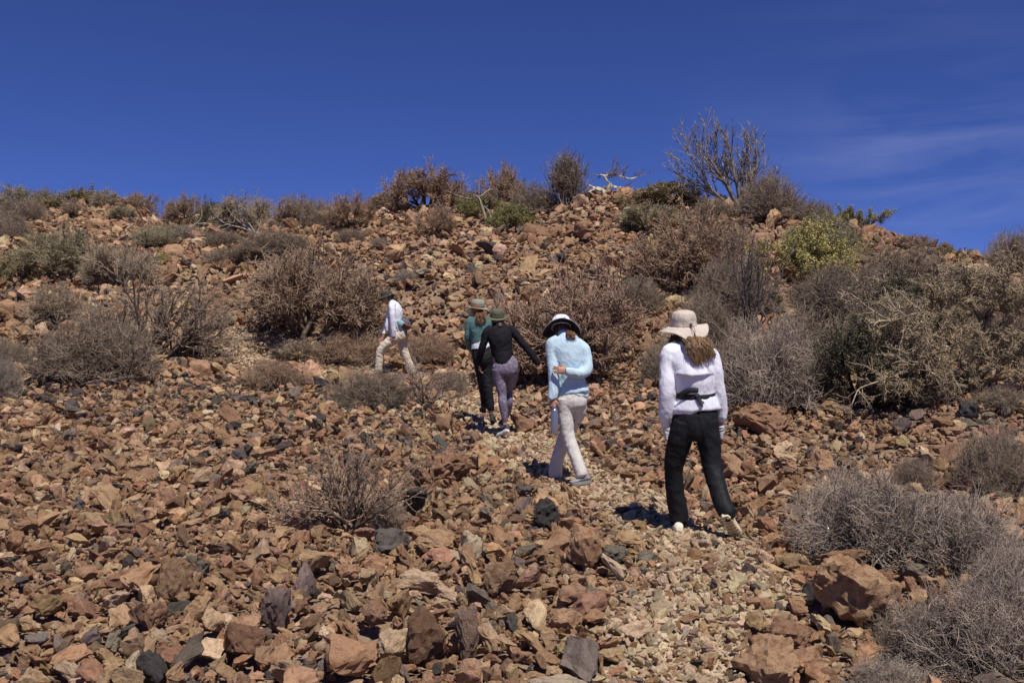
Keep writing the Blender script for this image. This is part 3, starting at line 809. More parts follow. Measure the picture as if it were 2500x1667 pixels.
PL = [
 # skyline, left to right
 ("shrub", DOME[1], 42, 517, 105, 58, C_OLIVE, "olive-brown dome shrub at the far left end of the skyline"),
 ("shrub", HAY[0], 108, 506, 60, 48, C_GREY, "small grey shrub just right of the olive-brown dome on the left skyline"),
 ("shrub", LEAFY[1], 190, 507, 150, 46, C_OLIVE, "long low greenish shrub along the left skyline"),
 ("shrub", DOME[2], 192, 532, 72, 50, C_BROWN, "small brown shrub standing on the rocks in front of the long low greenish one"),
 ("shrub", HAY[1], 58, 542, 95, 58, C_GREY, "grey brush below the olive-brown dome at the left"),
 ("shrub", DOME[1], 262, 507, 70, 40, C_TAN, "tan shrub at the right end of the long low greenish one"),
 ("shrub", DOME[3], 348, 523, 115, 50, C_BROWN, "wide brown dome shrub on the left skyline with a yellowish one at its foot"),
 ("shrub", DOME[0], 303, 534, 66, 34, C_OLIVE, "small yellowish shrub at the foot of the wide brown dome on the skyline"),
 ("shrub", DOME[1], 455, 548, 105, 66, C_BROWN, "brown flat topped shrub behind the white crooked branches"),
 ("shrub", LEAFY[1], 520, 556, 70, 62, C_DARK, "dark greenish shrub right of the brown flat topped one"),
 ("shrub", DOME[0], 603, 562, 140, 94, C_TAN, "pale tan dome shrub above a heap of grey dead wood"),
 ("shrub", DOME[3], 725, 557, 110, 78, C_BROWN, "rounded brown shrub on the skyline right of the pale tan dome"),
 ("shrub", HAY[1], 775, 556, 75, 72, C_GREY, "thin grey shrub squeezed between two brown ones on the skyline"),
 ("shrub", DOME[2], 852, 558, 125, 98, C_PINKB, "brown vase shaped shrub with bare upright stems on the skyline"),
 ("shrub", DOME[3], 942, 513, 95, 40, C_BROWN, "low distant shrub between the vase shaped one and the large skyline dome"),
 ("shrub", DOME[0], 1040, 508, 225, 106, C_PINKB, "large flat-topped brown shrub standing highest on the left of the hilltop"),
 ("shrub", DOME[2], 1058, 572, 92, 88, C_PINKB, "reddish tan upright shrub below the large flat-topped one"),
 ("shrub", DOME[3], 1222, 520, 130, 112, C_PINKB, "bushy brown shrub behind the bright green plants on the hilltop"),
 ("shrub", HAY[0], 1305, 522, 105, 75, C_GREY, "grey-brown thicket right of the bushy brown hilltop shrub"),
 ("shrub", UPR[0], 1383, 502, 118, 112, C_GREY, "grey shrub of upright whips left of the white-barked tree"),
 ("shrub", LEAFY[1], 1172, 530, 115, 52, C_GRN, "bright green leafy shrub under the pale crooked tree"),
 ("shrub", LEAFY[1], 1247, 550, 110, 50, C_GRN, "second bright green shrub, lower and to the right of the pale crooked tree"),
 ("shrub", LEAFY[1], 1625, 500, 180, 50, C_OLIVE, "olive shrub on the crest left of the big bare tree"),
 ("shrub", HAY[0], 1885, 535, 150, 108, C_GREY, "grey-purple shrub right of the big bare tree on the skyline"),
 ("shrub", HAY[1], 1990, 545, 80, 58, C_GREY, "thin bare shrub left of the small flat-topped green tree"),
 ("shrub", DOME[0], 2232, 605, 80, 36, C_BROWN, "low brown shrub on the right skyline beyond the orange knob"),
 ("shrub", LEAFY[0], 2322, 628, 85, 46, C_OLIVE, "green-grey shrub on the falling right skyline"),
 ("shrub", HAY[0], 2468, 655, 150, 105, C_GREY, "purplish bare shrub at the far right edge of the skyline"),
 ("shrub", HAY[2], 1745, 530, 90, 45, C_GREY, "grey tangle under the big bare tree"),
 # slope, left
 ("shrub", DOME[1], 160, 672, 270, 120, C_OLIVE, "broad yellowish shrub on the left slope"),
 ("shrub", LEAFY[0], 40, 690, 150, 105, C_OLIVE, "olive-green shrub on the left edge below the bare scree patch"),
 ("shrub", DOME[0], 300, 694, 225, 118, C_TAN, "tan fan shaped shrub on the left slope beside the broad yellowish one"),
 ("shrub", HAY[1], 400, 600, 130, 55, C_OLIVE, "dry olive shrub among the white crooked branches"),
 ("shrub", HAY[1], 20, 590, 90, 70, C_GREY, "grey thicket on the left edge beside the bare scree patch"),
 ("shrub", HAY[2], 465, 590, 85, 36, C_HAY, "pale grey tuft right of the white crooked branches"),
 ("shrub", HAY[1], 545, 600, 85, 36, C_GREY, "small grey tuft below the heap of dead wood"),
 ("shrub", HAY[0], 675, 622, 150, 62, C_GREY, "mauve-grey brush above the big brown dome shrub"),
 ("shrub", HAY[2], 555, 640, 125, 38, C_GREY, "low mauve-grey brush left of the taller one on the middle slope"),
 ("shrub", LEAFY[1], 398, 640, 50, 24, C_YEL, "tiny yellow shrub at the edge of the rocks on the left slope"),
 ("shrub", HAY[1], 856, 592, 65, 34, C_GREY, "tiny grey tuft below the vase shaped shrub"),
 ("shrub", HAY[2], 925, 602, 40, 22, C_HAY, "tiny pale tuft among rocks below the hilltop shrubs"),
 ("shrub", HAY[1], 990, 692, 62, 42, C_HAY, "pale dry tuft on the scree above the two hikers in the middle"),
 ("shrub", HAY[2], 995, 655, 45, 22, C_GREY, "smaller dry tuft just up-slope of the pale one on the scree"),
 ("shrub", DOME[2], 165, 792, 210, 128, C_TAN, "open tan shrub left of the dark stemmed shrub"),
 ("shrub", HAY[0], 235, 928, 320, 185, C_GREY, "big heap of grey wiry brush at the foot of the dark stemmed shrub"),
 ("shrub", HAY[1], 20, 905, 130, 92, C_GREY, "grey brush cut by the left edge, upper one"),
 ("shrub", HAY[0], 5, 965, 110, 105, C_HAY, "pale wiry brush cut by the left edge, lower one"),
 ("shrub", DOME[1], 760, 822, 440, 228, C_BROWN, "big brown dome shrub in the middle of the left slope"),
 ("shrub", DOME[2], 728, 875, 140, 66, C_TAN, "small tan shrub at the foot of the big brown dome"),
 ("shrub", HAY[2], 860, 880, 200, 72, C_PINKB, "low pinkish-grey brush left of the striding hiker"),
 ("shrub", HAY[2], 668, 938, 190, 62, C_PINKB, "low reddish-grey brush beside the pale bare patch"),
 ("shrub", HAY[0], 900, 988, 200, 102, C_GREY, "round grey wiry tuft in front of the striding hiker's legs"),
 ("shrub", HAY[2], 1050, 880, 150, 70, C_PINKB, "low reddish-grey brush behind the striding hiker"),
 ("shrub", HAY[1], 930, 835, 130, 60, C_GREY, "grey brush at the right foot of the big brown dome"),
 ("shrub", HAY[1], 1110, 958, 70, 62, C_GREY, "grey tuft left of the legs of the hiker in teal"),
 ("shrub", HAY[2], 1135, 830, 60, 45, C_GREY, "small grey tuft left of the head of the hiker in teal"),
 # right mass
 ("shrub", DOME[1], 1690, 700, 345, 200, C_PINKB, "large rounded reddish-brown shrub below the bare tree"),
 ("shrub", DOME[0], 1590, 560, 150, 70, C_OLIVE, "olive-brown shrub merging with the top of the large reddish-brown one"),
 ("shrub", HAY[0], 1800, 775, 220, 165, C_GREY, "grey thicket between the reddish-brown shrub and the yellow-green one"),
 ("shrub", LEAFY[0], 1945, 690, 290, 185, C_YEL, "bright yellow-green leafy shrub on the right slope"),
 ("shrub", DOME[3], 2070, 640, 180, 90, C_OLIVE, "olive dry shrub right of the bright yellow-green one"),
 ("shrub", HAY[1], 2060, 800, 260, 185, C_DARK, "dark thicket under the yellow-green shrub"),
 ("shrub", HAY[0], 2215, 712, 250, 130, C_GREY, "purple-grey thicket below the right skyline"),
 ("shrub", LEAFY[0], 2240, 800, 280, 170, C_DARK, "dark grey-green shrub behind the thorn tree's outer branches"),
 ("shrub", HAY[0], 2400, 740, 230, 100, C_GREY, "grey brush behind the top of the thorn tree"),
 ("shrub", HAY[0], 1715, 880, 230, 190, C_GREY, "grey thicket behind the head of the hiker in white and black"),
 ("shrub", HAY[0], 1860, 988, 300, 245, C_HAY, "large pale grey brush right of the hiker in white and black"),
 ("shrub", LEAFY[0], 2100, 975, 290, 250, C_DARK, "big dark shrub between the pale grey brush and the thorn tree"),
 ("shrub", HAY[1], 1620, 930, 120, 110, C_GREY, "grey brush left of the shoulder of the hiker in white and black"),
 ("shrub", HAY[2], 2440, 992, 160, 55, C_GREY, "low grey brush under the thorn tree at the right edge"),
 ("shrub", HAY[2], 2035, 985, 90, 50, C_PINKB, "small reddish dry tuft at the foot of the big dark shrub"),
 ("shrub", HAY[1], 2010, 745, 200, 70, C_DARK, "dark brush directly below the trunk of the yellow-green shrub"),
 ("shrub", HAY[0], 1790, 645, 170, 105, C_GREY, "grey shrub between the top of the reddish-brown shrub and the yellow-green one"),
 ("shrub", HAY[1], 2180, 880, 300, 180, C_DARK, "dark wiry thicket behind the left limbs of the thorn tree"),
 ("shrub", HAY[0], 1975, 905, 270, 170, C_GREY, "grey thicket above the large pale grey brush"),
 ("shrub", HAY[1], 2230, 978, 260, 130, C_DARK, "dark low brush beneath the thorn tree behind the black boulder"),
 ("shrub", DOME[1], 2010, 610, 150, 80, C_OLIVE, "dry olive shrub touching the upper right of the yellow-green one"),
 ("shrub", HAY[0], 2450, 880, 200, 150, C_DARK, "dark brush behind the trunk of the thorn tree"),
 ("shrub", HAY[1], 1560, 760, 150, 100, C_GREY, "grey brush at the lower left of the large reddish-brown shrub"),
 # right foreground brush
 ("shrub", HAY[0], 2085, 1342, 390, 235, C_HAY, "nearest grey brush with its left edge by the path"),
 ("shrub", HAY[1], 2345, 1375, 360, 205, C_HAY, "grey brush right of the one beside the path"),
 ("shrub", HAY[0], 2440, 1205, 230, 190, C_GREY, "darker grey brush at the right edge above the other two"),
 ("shrub", HAY[1], 2235, 1190, 130, 90, C_GREY, "small grey brush behind the nearest ones"),
 ("shrub", HAY[0], 2400, 1655, 400, 270, C_HAY, "pale wiry brush filling the bottom right corner"),
 ("shrub", HAY[2], 2180, 1690, 260, 90, C_HAY, "sparse dry stalks on the bottom edge at right"),
 ("shrub", HAY[1], 2215, 1345, 300, 180, C_HAY, "middle grey brush bridging the two large ones right of the path"),
 ("shrub", HAY[0], 2470, 1490, 280, 190, C_HAY, "grey brush on the right edge above the bottom corner"),
 ("shrub", HAY[1], 2255, 1600, 270, 150, C_GREY, "darker fine brush right of the largest reddish boulder"),
 ("shrub", HAY[0], 950, 1292, 95, 88, C_GREY, "small grey tuft at the right foot of the lone thorny shrub"),
]
for q in PL: plant(*q)
# close brush must be as fine as the far: own meshes with thinner stems are used by HAY itself

# ------------------------------------------------------------------ individually grown trees and shrubs (metres)
def custom(name, u, v, label, cat, build, cols, rz=0.0, dy=0.0):
    p, d = G(u, v); s = d / FOC
    r = empty(name, (p.x, p.y + dy, p.z - 0.02), rz); tag(r, label, cat)
    for key, (Vv, Ff, mat, sm) in build(s).items():
        o = bpy.data.objects.new(key, np_mesh(key, Vv, Ff, mat, sm)); o["tint"] = cols[key]; link(o, r)
    return r
def poly(pts, r0, r1, k=9):
    """smooth polyline through control points -> (1,k,3),(1,k)"""
    pts = np.array(pts, float); t = np.linspace(0, len(pts) - 1, k)
    x = np.stack([np.interp(t, np.arange(len(pts)), pts[:, i]) for i in range(3)], 1)
    for _ in range(2):
        y = x.copy(); y[1:-1] = 0.25 * x[:-2] + 0.5 * x[1:-1] + 0.25 * x[2:]; x = y
    return x[None], np.linspace(r0, r1, k)[None]
def cat_(ls): return np.concatenate([a for a, b in ls]), np.concatenate([b for a, b in ls])

def b_lone(s):      # lone thorny shrub in the foreground: low wide fan, stubby short shoots all along the branches
    rg = np.random.default_rng(77)
    n = 20
    ph = np.linspace(-1.12, 1.0, n) + rg.normal(0, .06, n)
    dep = rg.normal(0, 0.28, n)
    d0 = unit(np.stack([np.sin(ph), dep, np.cos(ph) * 0.9 + .1], 1))
    L = (168 + 42 * np.abs(np.sin(ph))) * s * rg.uniform(.75, 1.05, n)
    P0 = np.stack([rg.normal(0, .03, n), rg.normal(0, .03, n), np.full(n, -.02)], 1)
    l0 = grow(rg, P0, d0, L * .85, np.full(n, .016), np.full(n, .006), 8, up=.0, jit=.08)
    l1 = spawn(rg, *l0, nc=8, tmin=.2, ang=.5, lens=.5, k=6, rr=.65, rmin=.0034, up=.02, jit=.12)
    l2 = spawn(rg, *l1, nc=4, tmin=.2, ang=.7, lens=.5, k=4, rr=.7, rmin=.0022, up=.0, jit=.16)
    sp = cat_([spawn(rg, *l1, nc=22, tmin=0, ang=1.1, lens=-.013, k=2, rr=.8, rmin=.0028, rcap=.003, end_tip=False), spawn(rg, *l2, nc=12, tmin=0, ang=1.1, lens=-.012, k=2, rr=.8, rmin=.0026, rcap=.003, end_tip=False)])
    a = tubes([l0], [6]); b = tubes([l1, l2, sp], [4, 3, 3])
    return {"trunk": (*a, MAT_BARK, True), "crown": (*b, MAT_TWIG, True)}
custom("thorny_shrub", 850, 1286, "lone bare thorny shrub fanning out low over the scree in the left foreground", "shrub", b_lone,
       dict(trunk=(.13, .095, .075), crown=(.34, .25, .185)))

def b_open(s):      # small open shrub beside the path
    rg = np.random.default_rng(78); n = 12
    P0, d, l = fan(rg, n, 15, 75, 95 * s, rz=1.2, base=.05)
    l0 = grow(rg, P0, d, l * .9, np.full(n, .018), np.full(n, .008), 7, up=.04, jit=.14)
    l1 = spawn(rg, *l0, nc=6, tmin=.25, ang=.6, lens=.5, k=5, rr=.7, rmin=.005, up=.02, jit=.2)
    l2 = spawn(rg, *l1, nc=5, tmin=.2, ang=.7, lens=.5, k=4, rr=.7, rmin=.0035, up=.0, jit=.22)
    l3 = spawn(rg, *l2, nc=4, tmin=.2, ang=.8, lens=.4, k=2, rr=.8, rmin=.003)
    a = tubes([l0], [5]); b = tubes([l1, l2, l3], [4, 3, 3])
    return {"trunk": (*a, MAT_BARK, True), "crown": (*b, MAT_TWIG, True)}
custom("open_shrub", 1045, 990, "small open brown shrub with crooked branches beside the path", "shrub", b_open,
       dict(trunk=(.13, .095, .08), crown=(.30, .22, .18)))

def b_dark(s):      # dark stemmed shrub, left
    rg = np.random.default_rng(79); n = 15
    ph = rg.uniform(0, 6.28, n); th = np.radians(rg.uniform(3, 62, n))
    d = np.stack([np.sin(th) * np.cos(ph) * 1.2, np.sin(th) * np.sin(ph), np.cos(th)], 1)
    P0 = np.stack([rg.normal(0, .10, n), rg.normal(0, .08, n), np.full(n, -.05)], 1)
    l0 = grow(rg, P0, d, rg.uniform(.75, 1.1, n) * 150 * s, np.full(n, .045), np.full(n, .022), 8, up=.02, jit=.09)
    l1 = spawn(rg, *l0, nc=5, tmin=.35, ang=.55, lens=.55, k=6, rr=.72, rmin=.009, up=.02, jit=.15)
    l2 = spawn(rg, *l1, nc=5, tmin=.2, ang=.65, lens=.5, k=5, rr=.62, rmin=.0065, up=.015, jit=.2)
    l3 = spawn(rg, *l2, nc=6, tmin=.15, ang=.75, lens=.45, k=4, rr=.75, rmin=.0055, up=.015, jit=.25)
    l4 = spawn(rg, *l3, nc=2, tmin=.15, ang=.9, lens=.45, k=3, rr=.85, rmin=.005, up=.02, jit=.25)
    a = tubes([l0, l1], [7, 5]); b = tubes([l2, l3, l4], [4, 3, 3])
    return {"trunk": (*a, MAT_BARK, True), "crown": (*b, MAT_TWIG, True)}
custom("bare_shrub", 375, 884, "tall bare shrub with thick dark stems at left", "shrub", b_dark,
       dict(trunk=(.10, .075, .055), crown=(.33, .26, .20)))

def b_central(s):   # wide reddish-brown bush behind the hikers
    rg = np.random.default_rng(80); n = 32; env = (290 * s, 180 * s, 325 * s)
    P0, d, l = fan(rg, n, 4, 78, 1.0, rx=env[0], ry=env[1], rz=env[2], base=.28)
    l0 = grow(rg, P0, d, l * .64, np.full(n, .042), np.full(n, .026), 7, up=.01, jit=.10)
    l1 = trim(spawn(rg, *l0, nc=5, tmin=.4, ang=.5, lens=.85, k=7, rr=.7, rmin=.012, up=.01, jit=.14), env)
    l2 = trim(spawn(rg, *l1, nc=8, tmin=.2, ang=.65, lens=.5, k=5, rr=.62, rmin=.009, up=.015, jit=.18), env)
    l3 = trim(spawn(rg, *l2, nc=7, tmin=.15, ang=.8, lens=.48, k=3, rr=.75, rmin=.0075, up=.015, jit=.22), env)
    l4 = trim(spawn(rg, *l3, nc=3, tmin=.15, ang=.95, lens=-.085, k=2, rr=.85, rmin=.007), env)
    a = tubes([l0, l1], [6, 4]); b = tubes([l2, l3, l4], [3, 3, 3])
    return {"trunk": (*a, MAT_BARK, True), "crown": (*b, MAT_TWIG, True)}
custom("bare_shrub", 1392, 905, "widest reddish-brown bare shrub, directly behind the group of hikers", "shrub", b_central,
       dict(trunk=(.13, .09, .075), crown=(.35, .24, .175)))

def b_bare(s):      # large bare tree on the ridge, leaning left
    rg = np.random.default_rng(81)
    m = lambda *q: [(x * s * .70, y * s * .7, z * s * .72) for x, y, z in q]
    L0 = [poly(m((0, 0, -6), (-3, 2, 25), (0, 4, 50)), .10, .085),
          poly(m((0, 4, 45), (14, 0, 90), (38, -6, 120), (62, -5, 185), (60, 0, 225)), .055, .016),
          poly(m((-2, 2, 30), (-25, 10, 70), (-48, 18, 110), (-75, 25, 160), (-80, 20, 220)), .055, .016),
          poly(m((-5, 0, 8), (-45, -8, 35), (-90, -10, 70), (-140, -14, 118), (-165, -20, 150), (-172, -15, 200)), .05, .014),
          poly(m((0, 4, 48), (-8, -8, 90), (-22, -14, 135), (-30, -14, 190), (-42, -20, 235)), .05, .016),
          poly(m((0, 4, 48), (8, 10, 95), (18, 16, 140), (28, 12, 200)), .045, .014),
          poly(m((-10, 0, 6), (-60, 12, 28), (-110, 20, 40), (-165, 24, 50), (-180, 20, 80)), .05, .012),
          poly(m((3, 0, 10), (12, -8, 40), (26, -14, 80), (50, -20, 120), (56, -20, 160)), .06, .016),
          poly(m((-5, 2, 20), (-35, -15, 70), (-62, -25, 115), (-100, -30, 165), (-118, -25, 205)), .06, .016),
          poly(m((5, 0, 60), (40, -8, 75), (75, -14, 95), (98, -10, 118)), .03, .009)]
    l0 = cat_(L0)
    l1 = spawn(rg, *l0, nc=12, tmin=.2, ang=.5, lens=.38, k=7, rr=.62, rmin=.012, up=.10, jit=.10, angj=.15)
    l2 = spawn(rg, *l1, nc=5, tmin=.25, ang=.5, lens=.5, k=5, rr=.62, rmin=.009, up=.09, jit=.13)
    l3 = spawn(rg, *l2, nc=3, tmin=.3, ang=.6, lens=.4, k=4, rr=.75, rmin=.008, up=.05, jit=.16)
    a = tubes([l0], [8]); b = tubes([l1, l2, l3], [5, 4, 3])
    return {"trunk": (*a, MAT_BARK, True), "crown": (*b, MAT_TWIG, True)}
custom("bare_tree", 1806, 522, "large leafless grey tree standing against the sky on the ridge", "tree", b_bare,
       dict(trunk=(.20, .175, .15), crown=(.27, .235, .21)))

def b_white(s):     # stubby white-barked tree on the hilltop
    rg = np.random.default_rng(82)
    m = lambda *q: [(x * s, y * s, z * s) for x, y, z in q]
    L0 = [poly(m((0, 0, -8), (3, 0, 8), (9, 0, 20), (12, 0, 27), (2, 0, 31), (-5, 1, 38), (-4, 1, 46), (8, 0, 50), (24, -2, 52)), .090, .030, 15),
          poly(m((-1, 0, 2), (-10, -2, 9), (-22, -4, 15), (-31, -3, 13)), .075, .04),
          poly(m((-28, -3, 14), (-38, 0, 20), (-46, 2, 26)), .035, .012),
          poly(m((-28, -3, 13), (-38, -4, 8), (-46, -4, 4)), .04, .02),
          poly(m((11, 0, 22), (26, -3, 15), (45, -4, 16), (60, -2, 13), (68, 0, 7)), .03, .012),
          poly(m((20, 0, 51), (38, 3, 44), (56, 5, 38), (72, 3, 42), (88, 0, 48)), .030, .008),
          poly(m((-4, 0, 46), (-14, 3, 49), (-25, 4, 48)), .025, .008)]
    l0 = cat_([(a[:, np.linspace(0, a.shape[1] - 1, 15).astype(int)], b[:, np.linspace(0, b.shape[1] - 1, 15).astype(int)]) for a, b in L0])
    l1 = spawn(rg, l0[0][4:], l0[1][4:], nc=9, tmin=.25, ang=.9, lens=.28, k=5, rr=.5, rmin=.007, up=.06, jit=.2, rcap=.012)
    l1b = spawn(rg, l0[0][:1], l0[1][:1], nc=16, tmin=.7, ang=.9, lens=.3, k=5, rr=.4, rmin=.007, up=.10, jit=.2, rcap=.012)
    l1 = cat_([l1, l1b])
    l2 = spawn(rg, *l1, nc=4, tmin=.2, ang=.8, lens=.5, k=3, rr=.7, rmin=.006, up=.04, jit=.2)
    a = tubes([l0], [9]); b = tubes([l1, l2], [4, 3])
    return {"trunk": (*a, MAT_BARK, True), "crown": (*b, MAT_TWIG, True)}
custom("white_barked_tree", 1481, 473, "small crooked tree with thick white bark on the hilltop", "tree", b_white,
       dict(trunk=(.46, .42, .33), crown=(.22, .16, .14)))

def crooked(seed, mains, ntw):
    def f(s):
        rg = np.random.default_rng(seed)
        L0 = [poly([(x * s, y * s, z * s) for x, y, z in q], a, b, 9) for q, a, b in mains]
        l0 = cat_(L0)
        l1 = spawn(rg, *l0, nc=ntw, tmin=.15, ang=.9, lens=.35, k=5, rr=.45, rmin=.008, up=.05, jit=.25)
        l2 = spawn(rg, *l1, nc=3, tmin=.2, ang=.8, lens=.5, k=3, rr=.7, rmin=.006, up=.03, jit=.2)
        a = tubes([l0], [7]); b = tubes([l1, l2], [4, 3])
        return {"trunk": (*a, MAT_BARK, True), "crown": (*b, MAT_TWIG, True)}
    return f
custom("crooked_tree", 1190, 552, "pale crooked tree with sprawling white limbs above the bright green shrubs", "tree",
       crooked(83, [([(0, 0, -6), (-6, 0, 30), (-18, 0, 62), (-22, 0, 72)], 0.0372, 0.0310), ([(-22, 0, 72), (-40, 2, 66), (-70, 4, 75), (-98, 4, 88)], 0.0279, 0.0093),
                    ([(-22, 0, 72), (-10, 0, 78), (2, -2, 90), (14, -3, 92), (24, -2, 90)], 0.0248, 0.0099), ([(-20, 0, 72), (-30, -3, 76), (-36, -4, 80)], 0.0217, 0.0093),
                    ([(8, 0, -4), (10, 2, 22), (2, 3, 42), (-10, 2, 52)], 0.0310, 0.0186), ([(-22, 0, 72), (-18, 0, 96), (-30, 0, 116)], 0.0136, 0.0062),
                    ([(2, 0, 88), (10, 2, 104), (2, 2, 118)], 0.0124, 0.0050)], 5), dict(trunk=(.33, .29, .21), crown=(.20, .16, .14)))
custom("crooked_tree", 412, 602, "bleached crooked branches sprawling low over green growth on the left slope", "tree",
       crooked(84, [([(0, 0, -4), (4, 0, 14), (20, 0, 26), (50, -2, 33), (62, 0, 30)], 0.0434, 0.0186), ([(0, 0, 5), (-20, 2, 25), (-40, 2, 32), (-62, 3, 28)], 0.0248, 0.0093),
                    ([(30, 0, 30), (45, 3, 48), (70, 4, 58), (82, 2, 78), (78, 2, 96)], 0.0248, 0.0093), ([(60, 0, 30), (80, 0, 26), (105, 0, 35), (130, 0, 44)], 0.0279, 0.0093),
                    ([(10, 4, 20), (2, 8, 42), (-20, 9, 52), (-45, 9, 50)], 0.0217, 0.0074), ([(70, 4, 58), (95, 5, 60), (110, 4, 72)], 0.0186, 0.0062),
                    ([(105, 0, 35), (120, 2, 50), (150, 0, 58)], 0.0186, 0.0074)], 4), dict(trunk=(.52, .46, .35), crown=(.40, .34, .26)))
custom("dead_branch_pile", 628, 570, "heap of bleached grey dead limbs under the pale tan dome shrub", "dead wood",
       crooked(85, [([(0, -8, -3), (-14, -8, 20), (-40, -8, 48)], 0.0279, 0.0124), ([(2, -6, -2), (-22, -6, 14), (-55, -6, 40)], 0.0310, 0.0124), ([(0, -6, 4), (20, -6, 10), (50, -6, 18), (75, -6, 16)], 0.0248, 0.0093),
                    ([(0, -8, -2), (8, -8, 15), (10, -6, 34)], 0.0248, 0.0124), ([(-4, -6, 2), (-45, -6, 18), (-78, -6, 22), (-95, -5, 40)], 0.0248, 0.0093), ([(5, -8, 0), (30, -8, 6), (46, -8, 2)], 0.0279, 0.0124),
                    ([(10, -6, 0), (26, -6, 20), (32, -6, 34)], 0.0217, 0.0093)], 2), dict(trunk=(.36, .33, .31), crown=(.40, .36, .32)))
custom("fallen_branch", 1885, 905, "bleached dead branch hanging over the pale grey brush", "dead wood",
       crooked(86, [([(0, -45, 0), (8, -50, 40), (-2, -52, 62), (-22, -54, 66), (-42, -54, 40), (-46, -54, 22)], 0.0186, 0.0062), ([(-2, -52, 62), (14, -55, 66), (30, -56, 44), (42, -56, 6)], 0.0174, 0.0050),
                    ([(-2, -52, 60), (2, -52, 40), (14, -56, 20), (16, -56, -14)], 0.0124, 0.0037)], 3), dict(trunk=(.62, .56, .52), crown=(.55, .50, .46)))

def b_flat(s):      # small flat-topped green tree on the right skyline
    rg = np.random.default_rng(87)
    m = lambda *q: [(x * s, y * s, z * s) for x, y, z in q]
    L0 = [poly(m((15, 0, -6), (18, 0, 14), (30, 0, 32), (48, 0, 42)), .05, .02), poly(m((12, 0, -4), (4, 0, 14), (-4, 0, 34)), .045, .015), poly(m((5, 0, -4), (-8, 0, 14), (-20, 0, 38)), .04, .015),
          poly(m((0, 0, -4), (-18, 0, 8), (-32, 0, 26), (-50, 0, 42)), .035, .012), poly(m((16, 0, -4), (12, 0, 18), (14, 0, 36)), .04, .014), poly(m((-4, 0, 20), (-20, 0, 36), (-38, 0, 42)), .03, .01)]
    l0 = cat_(L0)
    l1 = spawn(rg, *l0, nc=6, tmin=.5, ang=.9, lens=.35, k=4, rr=.6, rmin=.01, up=.0, jit=.2)
    l2 = spawn(rg, *l1, nc=4, tmin=.2, ang=.9, lens=.5, k=3, rr=.7, rmin=.008)
    a = tubes([l0], [6]); b = tubes([l1, l2], [4, 3])
    lv = leafs(rg, np.concatenate([l2[0]]), 7500, .014, .03)
    return {"trunk": (*a, MAT_BARK, True), "crown": (*b, MAT_TWIG, True), "foliage": (*lv, MAT_LEAF, False)}
custom("flat_topped_tree", 2108, 549, "small flat-topped green tree on the right skyline", "tree", b_flat,
       dict(trunk=(.12, .10, .08), crown=(.26, .23, .14), foliage=(.26, .245, .12)))

def b_thorn(s):     # big sprawling thorn tree, right
    rg = np.random.default_rng(88)
    m = lambda *q: [(x * s, y * s, z * s) for x, y, z in q]
    L0 = [poly(m((0, 0, -6), (-2, 0, 40), (-8, 0, 75)), .11, .09),
          poly(m((-4, 0, 55), (-35, 5, 100), (-60, 10, 150), (-72, 10, 200)), .07, .03), poly(m((-8, 0, 70), (20, 4, 120), (40, 8, 170), (50, 8, 250)), .07, .028),
          poly(m((-50, 8, 130), (-85, -10, 190), (-125, -25, 215), (-180, -40, 195), (-215, -50, 185)), .04, .014),
          poly(m((-30, 4, 95), (-70, -30, 120), (-120, -50, 110), (-170, -60, 75)), .04, .014),
          poly(m((-2, 0, 25), (-60, -40, 30), (-120, -55, 42), (-190, -60, 48), (-250, -60, 42)), .035, .012),
          poly(m((25, 4, 130), (70, -10, 180), (120, -20, 220), (150, -20, 260)), .05, .018), poly(m((0, 0, 50), (60, -20, 90), (110, -35, 140), (160, -40, 170)), .05, .018),
          poly(m((-60, 8, 150), (-70, 0, 220), (-100, 0, 270)), .05, .015), poly(m((40, 8, 170), (10, 20, 230), (-10, 20, 290)), .05, .016),
          poly(m((0, 0, 35), (50, -35, 50), (100, -50, 60), (150, -55, 40)), .035, .012), poly(m((-60, 5, 150), (-90, -20, 160), (-130, -50, 140), (-160, -60, 120)), .045, .014),
          poly(m((40, 8, 200), (70, 0, 250), (90, -5, 290)), .045, .014)]
    l0 = cat_(L0)
    l1 = spawn(rg, *l0, nc=10, tmin=.2, ang=.8, lens=.42, k=7, rr=.5, rmin=.012, up=.01, jit=.20, rcap=.02)
    l2 = spawn(rg, *l1, nc=7, tmin=.15, ang=.8, lens=.45, k=5, rr=.6, rmin=.0065, up=.0, jit=.24)
    l3 = spawn(rg, *l2, nc=7, tmin=.1, ang=1.0, lens=.4, k=3, rr=.75, rmin=.0045, up=.0, jit=.25)
    l4 = spawn(rg, *l3, nc=3, tmin=.1, ang=1.1, lens=-.035, k=2, rr=.8, rmin=.004)
    a = tubes([l0], [8]); b = tubes([l1, l2, l3, l4], [4, 3, 3, 3])
    lv = leafs(rg, l3[0][rg.uniform(0, 1, len(l3[0])) < .4], 7000, .011, .02)
    return {"trunk": (*a, MAT_BARK, True), "crown": (*b, MAT_TWIG, True), "foliage": (*lv, MAT_LEAF, False)}
custom("thorn_tree", 2378, 968, "big sprawling thorn tree with pale crooked twigs at the right edge", "tree", b_thorn,
       dict(trunk=(.17, .135, .09), crown=(.37, .30, .21), foliage=(.34, .31, .15)))

